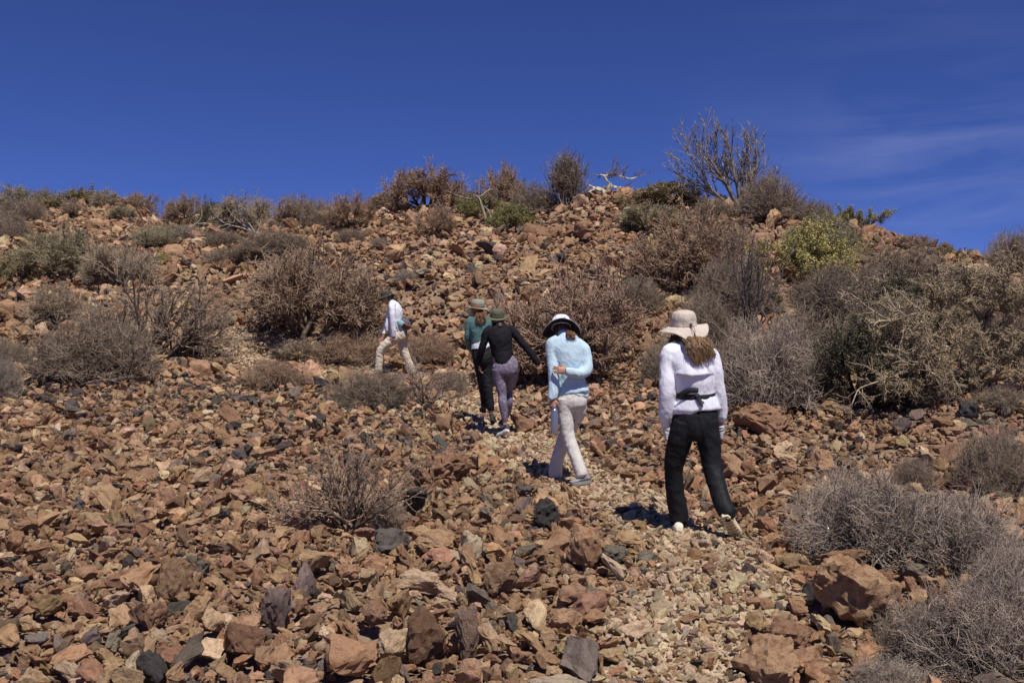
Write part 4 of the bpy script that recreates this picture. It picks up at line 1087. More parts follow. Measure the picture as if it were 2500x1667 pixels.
def b_thin(s):      # tall thin dark stems
    rg = np.random.default_rng(89); n = 9
    P0, d, l = fan(rg, n, 2, 22, 200 * s, base=.10)
    l0 = grow(rg, P0, d, l, np.full(n, .022), np.full(n, .008), 8, up=.01, jit=.06)
    l1 = spawn(rg, *l0, nc=7, tmin=.25, ang=.5, lens=.3, k=5, rr=.6, rmin=.006, up=.04, jit=.14)
    l2 = spawn(rg, *l1, nc=5, tmin=.2, ang=.6, lens=.45, k=4, rr=.7, rmin=.005, up=.02, jit=.18)
    l3 = spawn(rg, *l2, nc=3, tmin=.2, ang=.8, lens=.4, k=2, rr=.8, rmin=.0045)
    a = tubes([l0], [5]); b = tubes([l1, l2, l3], [4, 3, 3])
    return {"trunk": (*a, MAT_BARK, True), "crown": (*b, MAT_TWIG, True)}
custom("thin_shrub", 1846, 815, "tall thin dark shrub rising left of the yellow-green one", "shrub", b_thin,
       dict(trunk=(.09, .075, .07), crown=(.16, .13, .125)))

# columnar cactus beside the reddish-brown shrub: ribbed column
p, d = G(1592, 632); s = d / FOC
bm = bmesh.new(); rings = []
for i in range(14):
    t = i / 13; z = -0.05 + 62 * s * t; rr0 = 5.2 * s * (1.0 - 0.25 * t) * (math.sqrt(max(0.02, 1 - ((t - .9) / .1) ** 2)) if t > .9 else 1)
    rings.append([bm.verts.new((-8 * s * t + rr0 * (1 + .16 * (1 if k % 2 else -1)) * math.cos(k * math.pi / 10), rr0 * (1 + .16 * (1 if k % 2 else -1)) * math.sin(k * math.pi / 10), z)) for k in range(20)])
for a, b in zip(rings[:-1], rings[1:]):
    for k in range(20): bm.faces.new((a[k], a[(k + 1) % 20], b[(k + 1) % 20], b[k]))
bm.faces.new(rings[-1])
me = bpy.data.meshes.new("column_cactus"); bm.to_mesh(me); bm.free()
cm = NT("cactus_skin", 0.7, 0.2); cm.col(cm.ramp(cm.noise(cm.coord(), 20, 4), [(0.3, (0.30, 0.27, 0.10)), (0.7, (0.50, 0.42, 0.18))])); me.materials.append(cm.m)
o = bpy.data.objects.new("column_cactus", me); o.location = (p.x, p.y - 0.35, p.z)
tag(o, "single yellowish column cactus left of the large rounded reddish-brown shrub", "cactus"); link(o)
# ------------------------------------------------------------------ people
def cloth(name, c, rough=0.85, wr=0.5, scale=14, spec=0.2, pattern=None, sheen=0.0):
    r = NT(name, rough, spec)
    co = r.coord("Object")
    n = r.noise(co, scale, 4, 0.55, 0.6); n2 = r.noise(co, 260, 2, 0.5)
    if pattern == "marble":
        a = r.noise(co, 34, 7, 0.72, 1.2); b = r.noise(co, 9, 4, 0.6, .8)
        cc = r.ramp(a, [(0.38, (0.075, 0.060, 0.085)), (0.50, (0.19, 0.16, 0.21)), (0.62, (0.37, 0.33, 0.40))])
        cc = r.mix(r.maprange(b, .42, .6, 0, .5), cc, (0.16, 0.12, 0.18))
        r.col(cc)
    else:
        r.col(r.mix(r.maprange(n, .3, .7, 0, 1), [x * .94 for x in c], [min(.9, x * 1.05) for x in c]))
    wv = r.noise(r.n("ShaderNodeMapping", {0: co, 2: (0.3, 0.2, 0.1), 3: (1.3, 1.0, 0.5)}).outputs[0], scale * 0.38, 2, 0.45, 0.8)
    fold = r.math('SUBTRACT', 1.0, r.math('ABSOLUTE', r.math('MULTIPLY_ADD', wv, 6.0)))
    fold.node.inputs[1].links[0].from_node.inputs[0].links[0].from_node.inputs[2].default_value = -3.0
    h = r.math('ADD', r.math('ADD', n, r.math('MULTIPLY', fold, 0.5)), r.math('MULTIPLY', n2, 0.04))
    r.l(r.bump(h, wr, 0.017), r.b.inputs["Normal"])
    return r.m
SKIN = NT("skin", 0.55, 0.3); SKIN.col(SKIN.mix(SKIN.maprange(SKIN.noise(SKIN.coord(), 30, 3), .3, .7, 0, 1), (0.40, 0.20, 0.14), (0.50, 0.28, 0.20)))
M_SKIN = SKIN.m
def hair_mat(name, c1, c2):
    r = NT(name, 0.42, 0.45); 
    n = r.noise(r.n("ShaderNodeMapping", {0: r.coord(), 3: (60, 60, 6)}).outputs[0], 1.5, 4, .6)
    r.col(r.ramp(n, [(.35, c1), (.68, c2)])); r.l(r.bump(n, .5, .01), r.b.inputs["Normal"])
    return r.m

def smooth_path(pts, k):
    """Catmull-Rom through control rows (x,y,z,a,b)"""
    p = np.array(pts, float); n = len(p)
    if n == 2: return p[0] + (p[1] - p[0]) * np.linspace(0, 1, k)[:, None]
    e = np.vstack([2 * p[0] - p[1], p, 2 * p[-1] - p[-2]])
    out = []
    for t in np.linspace(0, n - 1, k):
        i = min(int(t), n - 2); f = t - i
        a, b, c, d = e[i], e[i + 1], e[i + 2], e[i + 3]
        out.append(0.5 * ((2 * b) + (-a + c) * f + (2 * a - 5 * b + 4 * c - d) * f * f + (-a + 3 * b - 3 * c + d) * f ** 3))
    return np.array(out)
def loft(bm, pts, side=(1, 0, 0), k=None, m=16, closed=True):
    """pts rows: (x,y,z, ra, rb): ra along `side`, rb across"""
    q = smooth_path(pts, k or (len(pts) - 1) * 5 + 1)
    q[:, 3:] = np.maximum(q[:, 3:], 0.002)
    side = Vector(side); rings = []
    for i in range(len(q)):
        t = Vector(q[min(i + 1, len(q) - 1), :3] - q[max(i - 1, 0), :3])
        if t.length < 1e-7: t = Vector((0, 0, 1))
        t.normalize()
        s = (side - t * side.dot(t))
        if s.length < 1e-3: s = t.orthogonal()
        s.normalize(); w = t.cross(s)
        c = Vector(q[i, :3])
        rings.append([bm.verts.new(c + s * (q[i, 3] * math.cos(a)) + w * (q[i, 4] * math.sin(a))) for a in [2 * math.pi * j / m for j in range(m)]])
    for a, b in zip(rings[:-1], rings[1:]):
        for j in range(m): bm.faces.new((a[j], a[(j + 1) % m], b[(j + 1) % m], b[j]))
    if closed:
        for rg_, rev in ((rings[0], True), (rings[-1], False)):
            c = sum((v.co for v in rg_), Vector()) / m
            cv = bm.verts.new(c)
            for j in range(m):
                f = (rg_[j], rg_[(j + 1) % m], cv)
                bm.faces.new(f[::-1] if rev else f)
def ball(bm, c, r, sub=3):
    res = bmesh.ops.create_icosphere(bm, subdivisions=sub, radius=1.0)
    r = (r, r, r) if isinstance(r, (int, float)) else r
    for v in res['verts']: v.co = Vector((v.co.x * r[0], v.co.y * r[1], v.co.z * r[2])) + Vector(c)
def fused(bm, name, mat, voxel=0.008, smooth=4, folds=None, deci=None, parent=None):
    """union of everything in bm as one continuous smooth surface"""
    bmesh.ops.recalc_face_normals(bm, faces=bm.faces[:])
    me = bpy.data.meshes.new(name + "_src"); bm.to_mesh(me); bm.free()
    o = bpy.data.objects.new(name, me); COL.objects.link(o)
    m = o.modifiers.new("r", 'REMESH'); m.mode = 'VOXEL'; m.voxel_size = voxel; m.use_smooth_shade = True
    if smooth:
        m = o.modifiers.new("s", 'SMOOTH'); m.factor = 0.5; m.iterations = smooth
    if deci:
        m = o.modifiers.new("d", 'DECIMATE'); m.ratio = deci
    dg = bpy.context.evaluated_depsgraph_get(); dg.update()
    me2 = bpy.data.meshes.new_from_object(o.evaluated_get(dg))
    o.modifiers.clear(); o.data = me2; me2.name = name
    me2.materials.clear(); me2.materials.append(mat)
    n = len(me2.vertices)
    if folds and n:
        co = np.empty(n * 3, np.float32); me2.vertices.foreach_get("co", co); co = co.reshape(-1, 3)
        no = np.empty(n * 3, np.float32); me2.vertices.foreach_get("normal", no); no = no.reshape(-1, 3)
        disp = np.array([folds(Vector(c)) for c in co.astype(float)])
        co = co + no * disp[:, None]
        me2.vertices.foreach_set("co", co.astype(np.float32).ravel())
    me2.polygons.foreach_set("use_smooth", [True] * len(me2.polygons)); me2.update()
    if parent is not None: o.parent = parent
    return o
def bm_obj(bm, name, mat, parent=None, smooth=True, sharp=None):
    bmesh.ops.recalc_face_normals(bm, faces=bm.faces[:])
    me = bpy.data.meshes.new(name); bm.to_mesh(me); bm.free()
    me.polygons.foreach_set("use_smooth", [smooth] * len(me.polygons))
    if sharp: me.set_sharp_from_angle(angle=math.radians(sharp))
    me.materials.append(mat)
    return link(bpy.data.objects.new(name, me), parent)
def ridged(p, f, sh=(1, 1, 1), seed=0.0):
    return 1 - 2 * abs(mnoise.noise(Vector((p.x * sh[0] * f + seed, p.y * sh[1] * f, p.z * sh[2] * f))))
def wrinkle(amp, f=9, sh=(0.8, 0.8, 1.6), seed=0.0, tilt=0.4):
    def w(p):
        q = Vector((p.x + tilt * p.z, p.y, p.z - tilt * p.x))
        return amp * (0.65 * ridged(q, f, sh, seed) + 0.4 * mnoise.noise(q * f * 0.6) + 0.3 * ridged(q, f * 2.1, sh, seed + 9))
    return w

def hand(bm, wrist, d, back, curl=0.6, L=0.175, thumb=1, spreadf=0.04):
    """palm + five fingers joined to the arm. d: direction wrist->fingers, back: direction of the back of the hand"""
    d = Vector(d).normalized(); back = Vector(back); back = (back - d * back.dot(d)).normalized(); sd = d.cross(back) * thumb
    W = Vector(wrist); pl = L * 0.50
    a = W - d * 0.02; c1 = W + d * pl * 0.5; c2 = W + d * pl
    loft(bm, [(*a, .024, .018), (*W, .026, .018), (*c1, .038, .016), (*c2, .038, .013)], side=sd, m=12)
    for i, (off, ln) in enumerate(((.030, .40), (.010, .45), (-.010, .42), (-.028, .33))):
        r0 = .0085 - .0006 * i
        p0 = W + d * (pl * 0.85) + sd * off
        p1 = W + d * pl + sd * off * 1.05
        l = L * ln; dd = d.copy(); pts = [(*p0, r0, r0), (*p1, r0, r0)]
        p = p1
        for s_, ang in ((.42, curl * .7), (.32, curl), (.26, curl * .7)):
            dd = (Matrix.Rotation(ang, 3, sd if thumb > 0 else -sd) @ dd) if False else (dd * math.cos(ang) - (back * math.cos(0)) * math.sin(ang)).normalized()
            p = p + dd * l * s_ + sd * (off * spreadf)
            pts.append((*p, r0 * .93, r0 * .93))
        loft(bm, pts, side=sd, m=8, k=14)
    p0 = W + d * pl * .22 + sd * .022
    p1 = p0 + (sd * .8 + d * .7 - back * .2).normalized() * .034
    p2 = p1 + (sd * .25 + d * 1 - back * .45).normalized() * .032
    p3 = p2 + (d * 1 - back * .5 - sd * .1).normalized() * .024
    loft(bm, [(*p0, .013, .012), (*p1, .0115, .011), (*p2, .0100, .0095), (*p3, .0085, .008)], side=sd, m=8, k=12)

def head(bm, c, face, up=(0, 0, 1), s=1.0):
    """skull, jaw, nose, ears, lips. c: centre, face: direction it looks"""
    f = Vector(face).normalized(); u = Vector(up); u = (u - f * u.dot(f)).normalized(); r = f.cross(u)
    M = Matrix((r, f, u)).transposed()
    def pt(x, y, z): return Vector(c) + M @ Vector((x * s, y * s, z * s))
    def rows(rr): return [(*pt(x, y, z), a * s, b * s) for x, y, z, a, b in rr]
    loft(bm, rows([(0, -.01, .118, .02, .02), (0, -.008, .105, .052, .06), (0, -.005, .07, .072, .088), (0, 0, .02, .076, .096), (0, .006, -.03, .070, .088),
                   (0, .018, -.07, .056, .066), (0, .03, -.105, .036, .042), (0, .038, -.122, .018, .02)]), side=r, m=24)
    loft(bm, rows([(0, .090, .005, .007, .007), (0, .104, -.022, .010, .012), (0, .108, -.038, .013, .012), (0, .088, -.048, .012, .008)]), side=r, m=10)
    for sx in (-1, 1):
        loft(bm, rows([(sx * .072, -.004, .022, .006, .012), (sx * .080, -.008, .0, .007, .018), (sx * .075, 0, -.032, .006, .010)]), side=r, m=8)
    loft(bm, rows([(-.024, .088, -.066, .004, .004), (0, .096, -.066, .008, .007), (.024, .088, -.066, .004, .004)]), side=u, m=8)
    return pt

def hat(parent, c, axis, rc, hc, rb, mat, wave=None, droop=0.02, under=None, dent=0.0, oval=1.12, fwd=(0, 1, 0), name="hat", band=None):
    """brimmed sun hat: crown (lathe with soft folds) + brim part with a wavy edge and thickness"""
    u = Vector(axis).normalized(); f = Vector(fwd); f = (f - u * f.dot(u)).normalized(); r = f.cross(u)
    n = 56
    h = empty(name); h.parent = parent; h.location = c
    M = Matrix((r, f, u)).transposed()
    def ring(bm, rad, z, fn=None):
        vs = []
        for j in range(n):
            a = 2 * math.pi * j / n
            rr = rad * (1 + (0.012 * math.sin(5 * a + z * 60) + .008 * math.sin(11 * a)) ) if rad > .02 else rad
            zz = z + (fn(a) if fn else 0)
            vs.append(bm.verts.new(M @ Vector((rr * math.cos(a), rr * oval * math.sin(a), zz))))
        return vs
    def skinit(bm, rs):
        for a, b in zip(rs[:-1], rs[1:]):
            for j in range(n): bm.faces.new((a[j], a[(j + 1) % n], b[(j + 1) % n], b[j]))
    bm = bmesh.new()
    pr = [(1.03, -.012), (1.04, 0), (1.03, .015), (.985, .03), (1.0, .05), (.99, .30 * hc / .1 * .1 + .03), (.965, hc * .62), (.90, hc * .80), (.76, hc * .93), (.5, hc * (1.0 - dent * .5)), (.2, hc * (1.01 - dent)), (.02, hc * (1.01 - dent))]
    pr = sorted(pr[:5], key=lambda t: t[1]) + sorted(pr[5:], key=lambda t: -t[0])
    rs = [ring(bm, rc * a, z) for a, z in pr]; skinit(bm, rs); bm.faces.new(rs[-1])
    cr = bm_obj(bm, "crown", mat, h)
    cr.modifiers.new("t", 'SOLIDIFY').thickness = 0.002
    bm = bmesh.new()
    rs = []
    for i in range(9):
        t = i / 8; rad = rc * 0.99 + (rb - rc) * t
        rs.append(ring(bm, rad, -droop * t ** 1.3, (lambda a, t=t: (wave(a) if wave else 0) * t ** 1.5)))
    skinit(bm, rs)
    br = bm_obj(bm, "brim", mat, h)
    sd = br.modifiers.new("t", 'SOLIDIFY'); sd.thickness = 0.0035; sd.offset = -1
    if under:
        br.data.materials.append(under); sd.material_offset = 1; sd.material_offset_rim = 0
    if band:
        bm = bmesh.new(); rs = [ring(bm, rc * 1.055, z) for z in (0.002, .010, .018)]; skinit(bm, rs)
        b = bm_obj(bm, "hat_band", band, h); b.modifiers.new("t", 'SOLIDIFY').thickness = .003
    return h, M

def strands(parent, name, mat, roots, ends, n, r=0.0022, sag=0.03, wav=0.012, seed=1, k=9, jit=.01):
    """hair as many wavy locks from points near `roots` to points near `ends`"""
    rg = np.random.default_rng(seed)
    roots = np.array(roots, float); ends = np.array(ends, float)
    t = rg.uniform(0, 1, n); ii = t * (len(roots) - 1); i0 = np.minimum(ii.astype(int), len(roots) - 2); f = (ii - i0)[:, None]
    A = roots[i0] * (1 - f) + roots[i0 + 1] * f + rg.normal(0, jit * .6, (n, 3))
    t2 = np.clip(t + rg.normal(0, .035, n), 0, 1); ii = t2 * (len(ends) - 1); i0 = np.minimum(ii.astype(int), len(ends) - 2); f = (ii - i0)[:, None]
    B = ends[i0] * (1 - f) + ends[i0 + 1] * f + rg.normal(0, jit, (n, 3))
    B[:, 2] += np.minimum(np.minimum(rg.exponential(.04, n), .15), .5 * np.maximum(A[:, 2] - B[:, 2], 0))
    s = np.linspace(0, 1, k)[None, :, None]
    pts = A[:, None] * (1 - s) + B[:, None] * s
    ph = (9 * t + rg.normal(0, .35, n))[:, None]; fr = (1.7 + .25 * np.sin(7 * t))[:, None] * 2 * np.pi
    amp = wav * s[0, :, 0][None] ** .7
    pts[:, :, 0] += amp * np.sin(fr * s[0, :, 0][None] + ph); pts[:, :, 1] -= sag * np.sin(np.pi * s[0, :, 0])[None] + amp * .5 * np.cos(fr * s[0, :, 0][None] + ph)
    rad = np.full((n, k), r) * (1 - .6 * s[0, :, 0][None] ** 2)
    V, F = tubes([(pts, rad)], [4])
    return link(bpy.data.objects.new(name, np_mesh(name, V, F, mat, True)), parent)

def shoe(parent, heel, toe, up, width, mat, solemat, name="shoe", h=0.075, lift=0.0, ankle=None):
    """shoe from heel to toe with its own sole part; `up` points out of the top"""
    H0, T0 = Vector(heel), Vector(toe); f = (T0 - H0).normalized(); L = (T0 - H0).length
    u = Vector(up); u = (u - f * u.dot(f)).normalized(); sd = f.cross(u)
    bm = bmesh.new(); m = 20
    prof_ = [(-.02, .30, .55), (.0, .62, .85), (.10, .80, 1.0), (.25, .82, 1.05), (.38, .80, .98), (.5, .86, .78), (.65, .98, .60), (.8, 1.0, .50), (.92, .82, .42), (.99, .45, .32), (1.01, .2, .2)]
    rings = []
    for t, w, hh in prof_:
        c = H0 + f * (t * L) ; ring = []
        for j in range(m):
            a = 2 * math.pi * j / m; x = math.cos(a); z = math.sin(a)
            zz = (z * .5 + .5); zz = zz ** (.8)
            ring.append(bm.verts.new(c + sd * (x * width * .5 * w * (1 if z < .3 else 1 - .35 * (z - .3))) + u * (zz * h * hh)))
        rings.append(ring)
    for a, b in zip(rings[:-1], rings[1:]):
        for j in range(m): bm.faces.new((a[j], a[(j + 1) % m], b[(j + 1) % m], b[j]))
    bm.faces.new(rings[0][::-1]); bm.faces.new(rings[-1])
    if ankle is not None:
        A = Vector(ankle); b0 = H0 + f * (L * .17) + u * h * .6
        loft(bm, [(*b0, .038, .042), (*(b0 * .45 + A * .55), .036, .038)], side=sd, m=16)
    s = fused(bm, name, mat, voxel=.005, smooth=3, parent=parent)
    bm = bmesh.new(); top, bot = [], []
    outl = [(-.035, .0), (-.03, .45), (.03, .74), (.15, .84), (.35, .78), (.5, .82), (.68, 1.02), (.82, 1.04), (.93, .84), (1.01, .48), (1.035, .0)]
    path = [(t, w) for t, w in outl] + [(t, -w) for t, w in reversed(outl[1:-1])]
    for t, w in path:
        p = H0 + f * (t * L) + sd * (w * width * .5)
        rock = 0.012 * max(0, (t - .75) / .25) ** 2
        top.append(bm.verts.new(p + u * (.010 + rock))); bot.append(bm.verts.new(p - u * (.018 - rock) - sd * (w * width * .02)))
    bm.faces.new(top); bm.faces.new(bot[::-1])
    for i in range(len(top)): bm.faces.new((top[i], bot[i], bot[(i + 1) % len(top)], top[(i + 1) % len(top)]))
    # tread lugs
    for t in np.linspace(.06, .94, 8):
        w = np.interp(t, [q[0] for q in outl], [q[1] for q in outl]) * width * .5
        for sx in (-1, 1):
            c = H0 + f * (t * L) + sd * (sx * w * .52) - u * .018
            vs = [bm.verts.new(c + f * (a * L * .038) + sd * (b * w * .36) - u * g_) for a in (-1, 1) for b in (-1, 1) for g_ in (0, .007)]
            for q in ((0, 1, 3, 2), (4, 6, 7, 5), (0, 4, 5, 1), (2, 3, 7, 6), (1, 5, 7, 3)): bm.faces.new([vs[i] for i in q])
    bm_obj(bm, "sole", solemat, s, smooth=True, sharp=35)
    return s

class Person:
    """crop frame: px -> photo pixel; joints are world points relative to the root"""
    def __init__(s, u0, v0, sc, fu, fv, label, depth=None):
        p, d = G(fu, fv); s.d = depth or d
        s.root = P(fu, fv, s.d)
        s.u0, s.v0, s.sc = u0, v0, sc
        s.e = empty("person", s.root)
        tag(s.e, label, "person")
    def j(s, x, y, dy=0.0):
        w = P(s.u0 + x / s.sc, s.v0 + y / s.sc, s.d + dy) - s.root
        return w
    def r(s, x, y, dy, ra, rb=None):
        """loft row: radii in metres"""
        return (*s.j(x, y, dy), ra, rb if rb is not None else ra)

WHITE = cloth("white_shirt_cloth", (0.80, 0.79, 0.86), .75, .35, 12)
BLACK = cloth("black_trouser_cloth", (0.010, 0.010, 0.012), .7, .4, 16, .25)
BLACKT = cloth("black_jersey", (0.011, 0.010, 0.013), .85, .35, 16)
BLUE = cloth("pale_blue_shirt_cloth", (0.50, 0.64, 0.72), .8, .4, 12)
STONE = cloth("stone_trouser_cloth", (0.62, 0.585, 0.53), .85, .4, 14)
KHAKI = cloth("khaki_trouser_cloth", (0.62, 0.53, 0.41), .85, .4, 14)
TEAL = cloth("teal_top_cloth", (0.10, 0.19, 0.175), .8, .3, 14)
LEGG = cloth("mottled_purple_leggings", (0.2, 0.2, 0.2), .7, .15, 14, pattern="marble")
HATBEIGE = cloth("beige_hat_cloth", (0.56, 0.475, 0.40), .9, .4, 30)
HATWHITE = cloth("white_hat_cloth", (0.80, 0.77, 0.86), .85, .2, 30)
HATBLACK = cloth("black_brim_lining", (0.012, 0.012, 0.02), .8, .1, 30)
HATSAGE = cloth("sage_hat_cloth", (0.27, 0.26, 0.20), .9, .3, 30)
HATOLIVE = cloth("olive_hat_cloth", (0.115, 0.115, 0.075), .9, .3, 30)
HATDARK = cloth("dark_olive_hat_cloth", (0.055, 0.060, 0.042), .9, .3, 30)
GLOVE = cloth("off_white_glove_knit", (0.62, 0.62, 0.60), .9, .6, 40)
STRAP = cloth("black_webbing", (0.016, 0.016, 0.020), .6, .3, 60, .4)
SHOECREAM = cloth("cream_shoe_mesh", (0.70, 0.64, 0.50), .7, .4, 50)
SOLECREAM = cloth("cream_rubber", (0.70, 0.60, 0.40), .6, .3, 40)
SHOEGREY = cloth("grey_shoe_mesh", (0.33, 0.31, 0.31), .7, .6, 60)
SOLEWHITE = cloth("white_rubber", (0.66, 0.62, 0.62), .6, .2, 40)
SHOEDARK = cloth("dark_shoe_mesh", (0.06, 0.065, 0.075), .7, .5, 60)
SOLEDARK = cloth("dark_rubber", (0.05, 0.045, 0.04), .7, .2, 40)
SOLEGREY = cloth("grey_rubber", (0.34, 0.32, 0.30), .7, .2, 40)
HAIRB = hair_mat("brown_blond_hair", (0.055, 0.028, 0.014), (0.40, 0.235, 0.105))
HAIRA = hair_mat("auburn_hair", (0.13, 0.055, 0.022), (0.34, 0.16, 0.065))
HAIRD = hair_mat("dark_brown_hair", (0.02, 0.012, 0.008), (0.10, 0.055, 0.03))
EYE = NT("eye", 0.2, 0.5); EYE.col((0.03, 0.02, 0.015)); M_EYE = EYE.m
def eyes(p, parent, pt):
    for sx in (-1, 1):
        bm = bmesh.new(); ball(bm, pt(sx * .032, .082, .0), .0105, 2); bm_obj(bm, "eye", M_EYE, parent)

# ================= person 1: white shirt, black trousers (nearest)
p = Person(1550, 720, 2.489, 1690, 1298, "person in white shirt, black trousers and wide beige hat, with long loose hair")
E = p.e; r_ = p.r; j = p.j
bm = bmesh.new()
hc = j(300, 222, .13)
pt = head(bm, hc, (-.12, .85, -.25), (.02, .25, 1))
loft(bm, [r_(303, 245, .11, .050, .055), r_(308, 285, .07, .052, .058), r_(318, 330, .03, .10, .075)])
loft(bm, [r_(330, 345, .02, .16, .09), r_(345, 450, .0, .155, .10), r_(362, 590, .0, .125, .09), r_(366, 700, .0, .155, .105), r_(364, 800, 0, .15, .11)])
loft(bm, [r_(215, 345, .02, .055, .055), r_(195, 450, .0, .043), r_(190, 570, -.02, .038), r_(188, 700, -.01, .033), r_(188, 805, .02, .024)])
loft(bm, [r_(455, 360, .02, .055, .055), r_(490, 470, .02, .043), r_(508, 590, .02, .038), r_(516, 700, .05, .033), r_(519, 805, .08, .024)])
hand(bm, j(190, 815, .02), j(206, 905, .05) - j(190, 815, .02), (-1, -.3, 0), .55, .17, thumb=1)
hand(bm, j(520, 812, .08), j(514, 890, .12) - j(520, 812, .08), (1, -.3, 0), .55, .17, thumb=-1)
loft(bm, [r_(300, 800, .0, .09), r_(255, 940, .03, .075), r_(235, 1060, .06, .052), r_(245, 1180, .08, .05), r_(268, 1360, .12, .034), r_(270, 1400, .12, .035)])
loft(bm, [r_(425, 800, .0, .09), r_(450, 940, -.02, .075), r_(475, 1050, -.05, .052), r_(505, 1160, -.12, .05), r_(545, 1300, -.22, .034), r_(553, 1330, -.23, .036)])
body = fused(bm, "body", M_SKIN, .006, 2, deci=.5, parent=E)
# shirt
bm = bmesh.new()
loft(bm, [r_(306, 283, .07, .062, .060), r_(312, 305, .05, .10, .08), r_(326, 345, .03, .175, .105), r_(338, 430, .0, .178, .125), r_(352, 520, -.005, .165, .125), r_(362, 600, .0, .150, .115),
          r_(367, 640, .0, .165, .125), r_(369, 690, .0, .188, .135), r_(369, 693, .0, .18, .13)], k=50, m=36)
loft(bm, [r_(255, 325, .04, .06, .07), r_(212, 360, .02, .070, .072), r_(203, 450, .0, .066, .066), r_(200, 560, -.03, .066, .062), r_(194, 660, -.02, .060, .056), r_(186, 740, .0, .050, .046), r_(186, 765, .01, .034, .032), r_(187, 798, .02, .035, .034)], k=40, m=24)
loft(bm, [r_(405, 345, .04, .06, .07), r_(455, 375, .02, .068, .072), r_(482, 460, .01, .062, .064), r_(500, 570, .02, .060, .058), r_(516, 670, .05, .056, .052), r_(521, 745, .07, .046, .044), r_(520, 770, .08, .032, .03), r_(520, 808, .08, .034, .032)], k=40, m=24)
shirt = fused(bm, "shirt", WHITE, .0075, 3, wrinkle(.006, 8, (1.5, .8, .8), 3.1, .5), parent=E)
# vent flap across the back of the shirt: a separate layer that throws the shade
bm = bmesh.new(); n = 22; rows = []
for i in range(7):
    t = i / 6; row = []
    for k in range(n + 1):
        s_ = k / n * 2 - 1
        y = 395 + t * (92 + 6 * math.cos(s_ * 2.4))
        x = 350 + s_ * (116 + 4 * t) + 8 * t
        dep = -.112 - .046 * t ** .8 + .085 * abs(s_) ** 2.4 + .004 * math.sin(9 * s_) * t
        row.append(bm.verts.new(j(x, y, dep)))
    rows.append(row)
for a, b in zip(rows[:-1], rows[1:]):
    for k in range(n): bm.faces.new((a[k], b[k], b[k + 1], a[k + 1]))
fl = bm_obj(bm, "shirt_flap", WHITE, E); fl.modifiers.new("t", 'SOLIDIFY').thickness = .003
# waist strap with hanging tail
M_ST = STRAP
bm = bmesh.new(); n = 40; rows = []
for y0, o_ in ((592, .0), (601, .003), (620, .003), (629, .0)):
    rows.append([bm.verts.new(j(364, y0, 0) + Vector(((.158 + o_) * math.cos(a), (.124 + o_) * math.sin(a), .012 * math.sin(a * 1.0) + .004 * math.cos(2 * a)))) for a in [2 * math.pi * k / n for k in range(n)]])
for a, b in zip(rows[:-1], rows[1:]):
    for k in range(n): bm.faces.new((a[k], a[(k + 1) % n], b[(k + 1) % n], b[k]))
belt = bm_obj(bm, "waist_strap", M_ST, E); belt.modifiers.new("t", 'SOLIDIFY').thickness = .004
bm = bmesh.new()
loft(bm, [r_(262, 608, -.095, .014, .004), r_(330, 580, -.132, .022, .006), r_(385, 578, -.134, .018, .006)], side=(0, 0, 1), m=8)
loft(bm, [r_(375, 600, -.134, .017, .003), r_(392, 640, -.142, .017, .003), r_(408, 662, -.148, .017, .003)], side=(1, 0, -.4), m=8)
loft(bm, [r_(402, 655, -.150, .022, .006), r_(414, 664, -.152, .022, .006)], side=(1, 0, -.5), m=8)
bm_obj(bm, "strap_tail", M_ST, E)
# trousers
bm = bmesh.new()
loft(bm, [r_(366, 640, .0, .150, .105), r_(368, 700, .0, .166, .122), r_(367, 770, -.005, .172, .130), r_(364, 840, .0, .160, .120), r_(362, 880, .0, .12, .10)], m=36, k=30)
loft(bm, [r_(300, 770, -.005, .094, .115), r_(272, 880, .01, .092, .10), r_(242, 1000, .04, .076, .080), r_(236, 1080, .06, .068, .072), r_(244, 1200, .08, .069, .072), r_(262, 1310, .10, .073, .078), r_(265, 1366, .11, .073, .084), r_(265, 1372, .11, .06, .07)], k=50, m=28)
loft(bm, [r_(430, 770, -.005, .094, .115), r_(446, 880, -.01, .088, .10), r_(465, 1000, -.03, .076, .078), r_(478, 1080, -.06, .070, .072), r_(508, 1190, -.13, .066, .068), r_(538, 1280, -.20, .064, .072), r_(562, 1322, -.24, .062, .078), r_(566, 1330, -.24, .05, .06)], k=50, m=28)
fused(bm, "trousers", BLACK, .008, 3, wrinkle(.007, 7, (1.3, 1, 1.0), 5.2, .8), parent=E)
# shoes: left flat on the stones, right pushing off with the sole facing the camera
shoe(E, j(272, 1452, -.03), j(232, 1428, .23), (0, 0, 1), .088, SHOECREAM, SOLECREAM, h=.075, ankle=j(268, 1385, .12))
shoe(E, j(548, 1338, -.30), j(624, 1468, -.13), (.15, .8, .5), .100, SHOECREAM, SOLECREAM, h=.07, ankle=j(548, 1300, -.17))
# gloves
for nm, (wx, wy, dw), (ex, ey, de) in (("glove", (187, 792, .02), (202, 872, .04)), ("glove", (520, 802, .08), (517, 862, .11))):
    bm = bmesh.new(); a = j(wx, wy, dw); b = j(ex, ey, de); m_ = (a + b) / 2
    loft(bm, [(*a, .031, .029), (*(a * .6 + b * .4), .029, .032), (*b, .024, .044), (*(b * 1.02 - a * .02), .02, .04)], m=18, k=24)
    fused(bm, nm, GLOVE, .0045, 2, wrinkle(.004, 28, (1, 1, 1.6), 2.0, .2), parent=E)
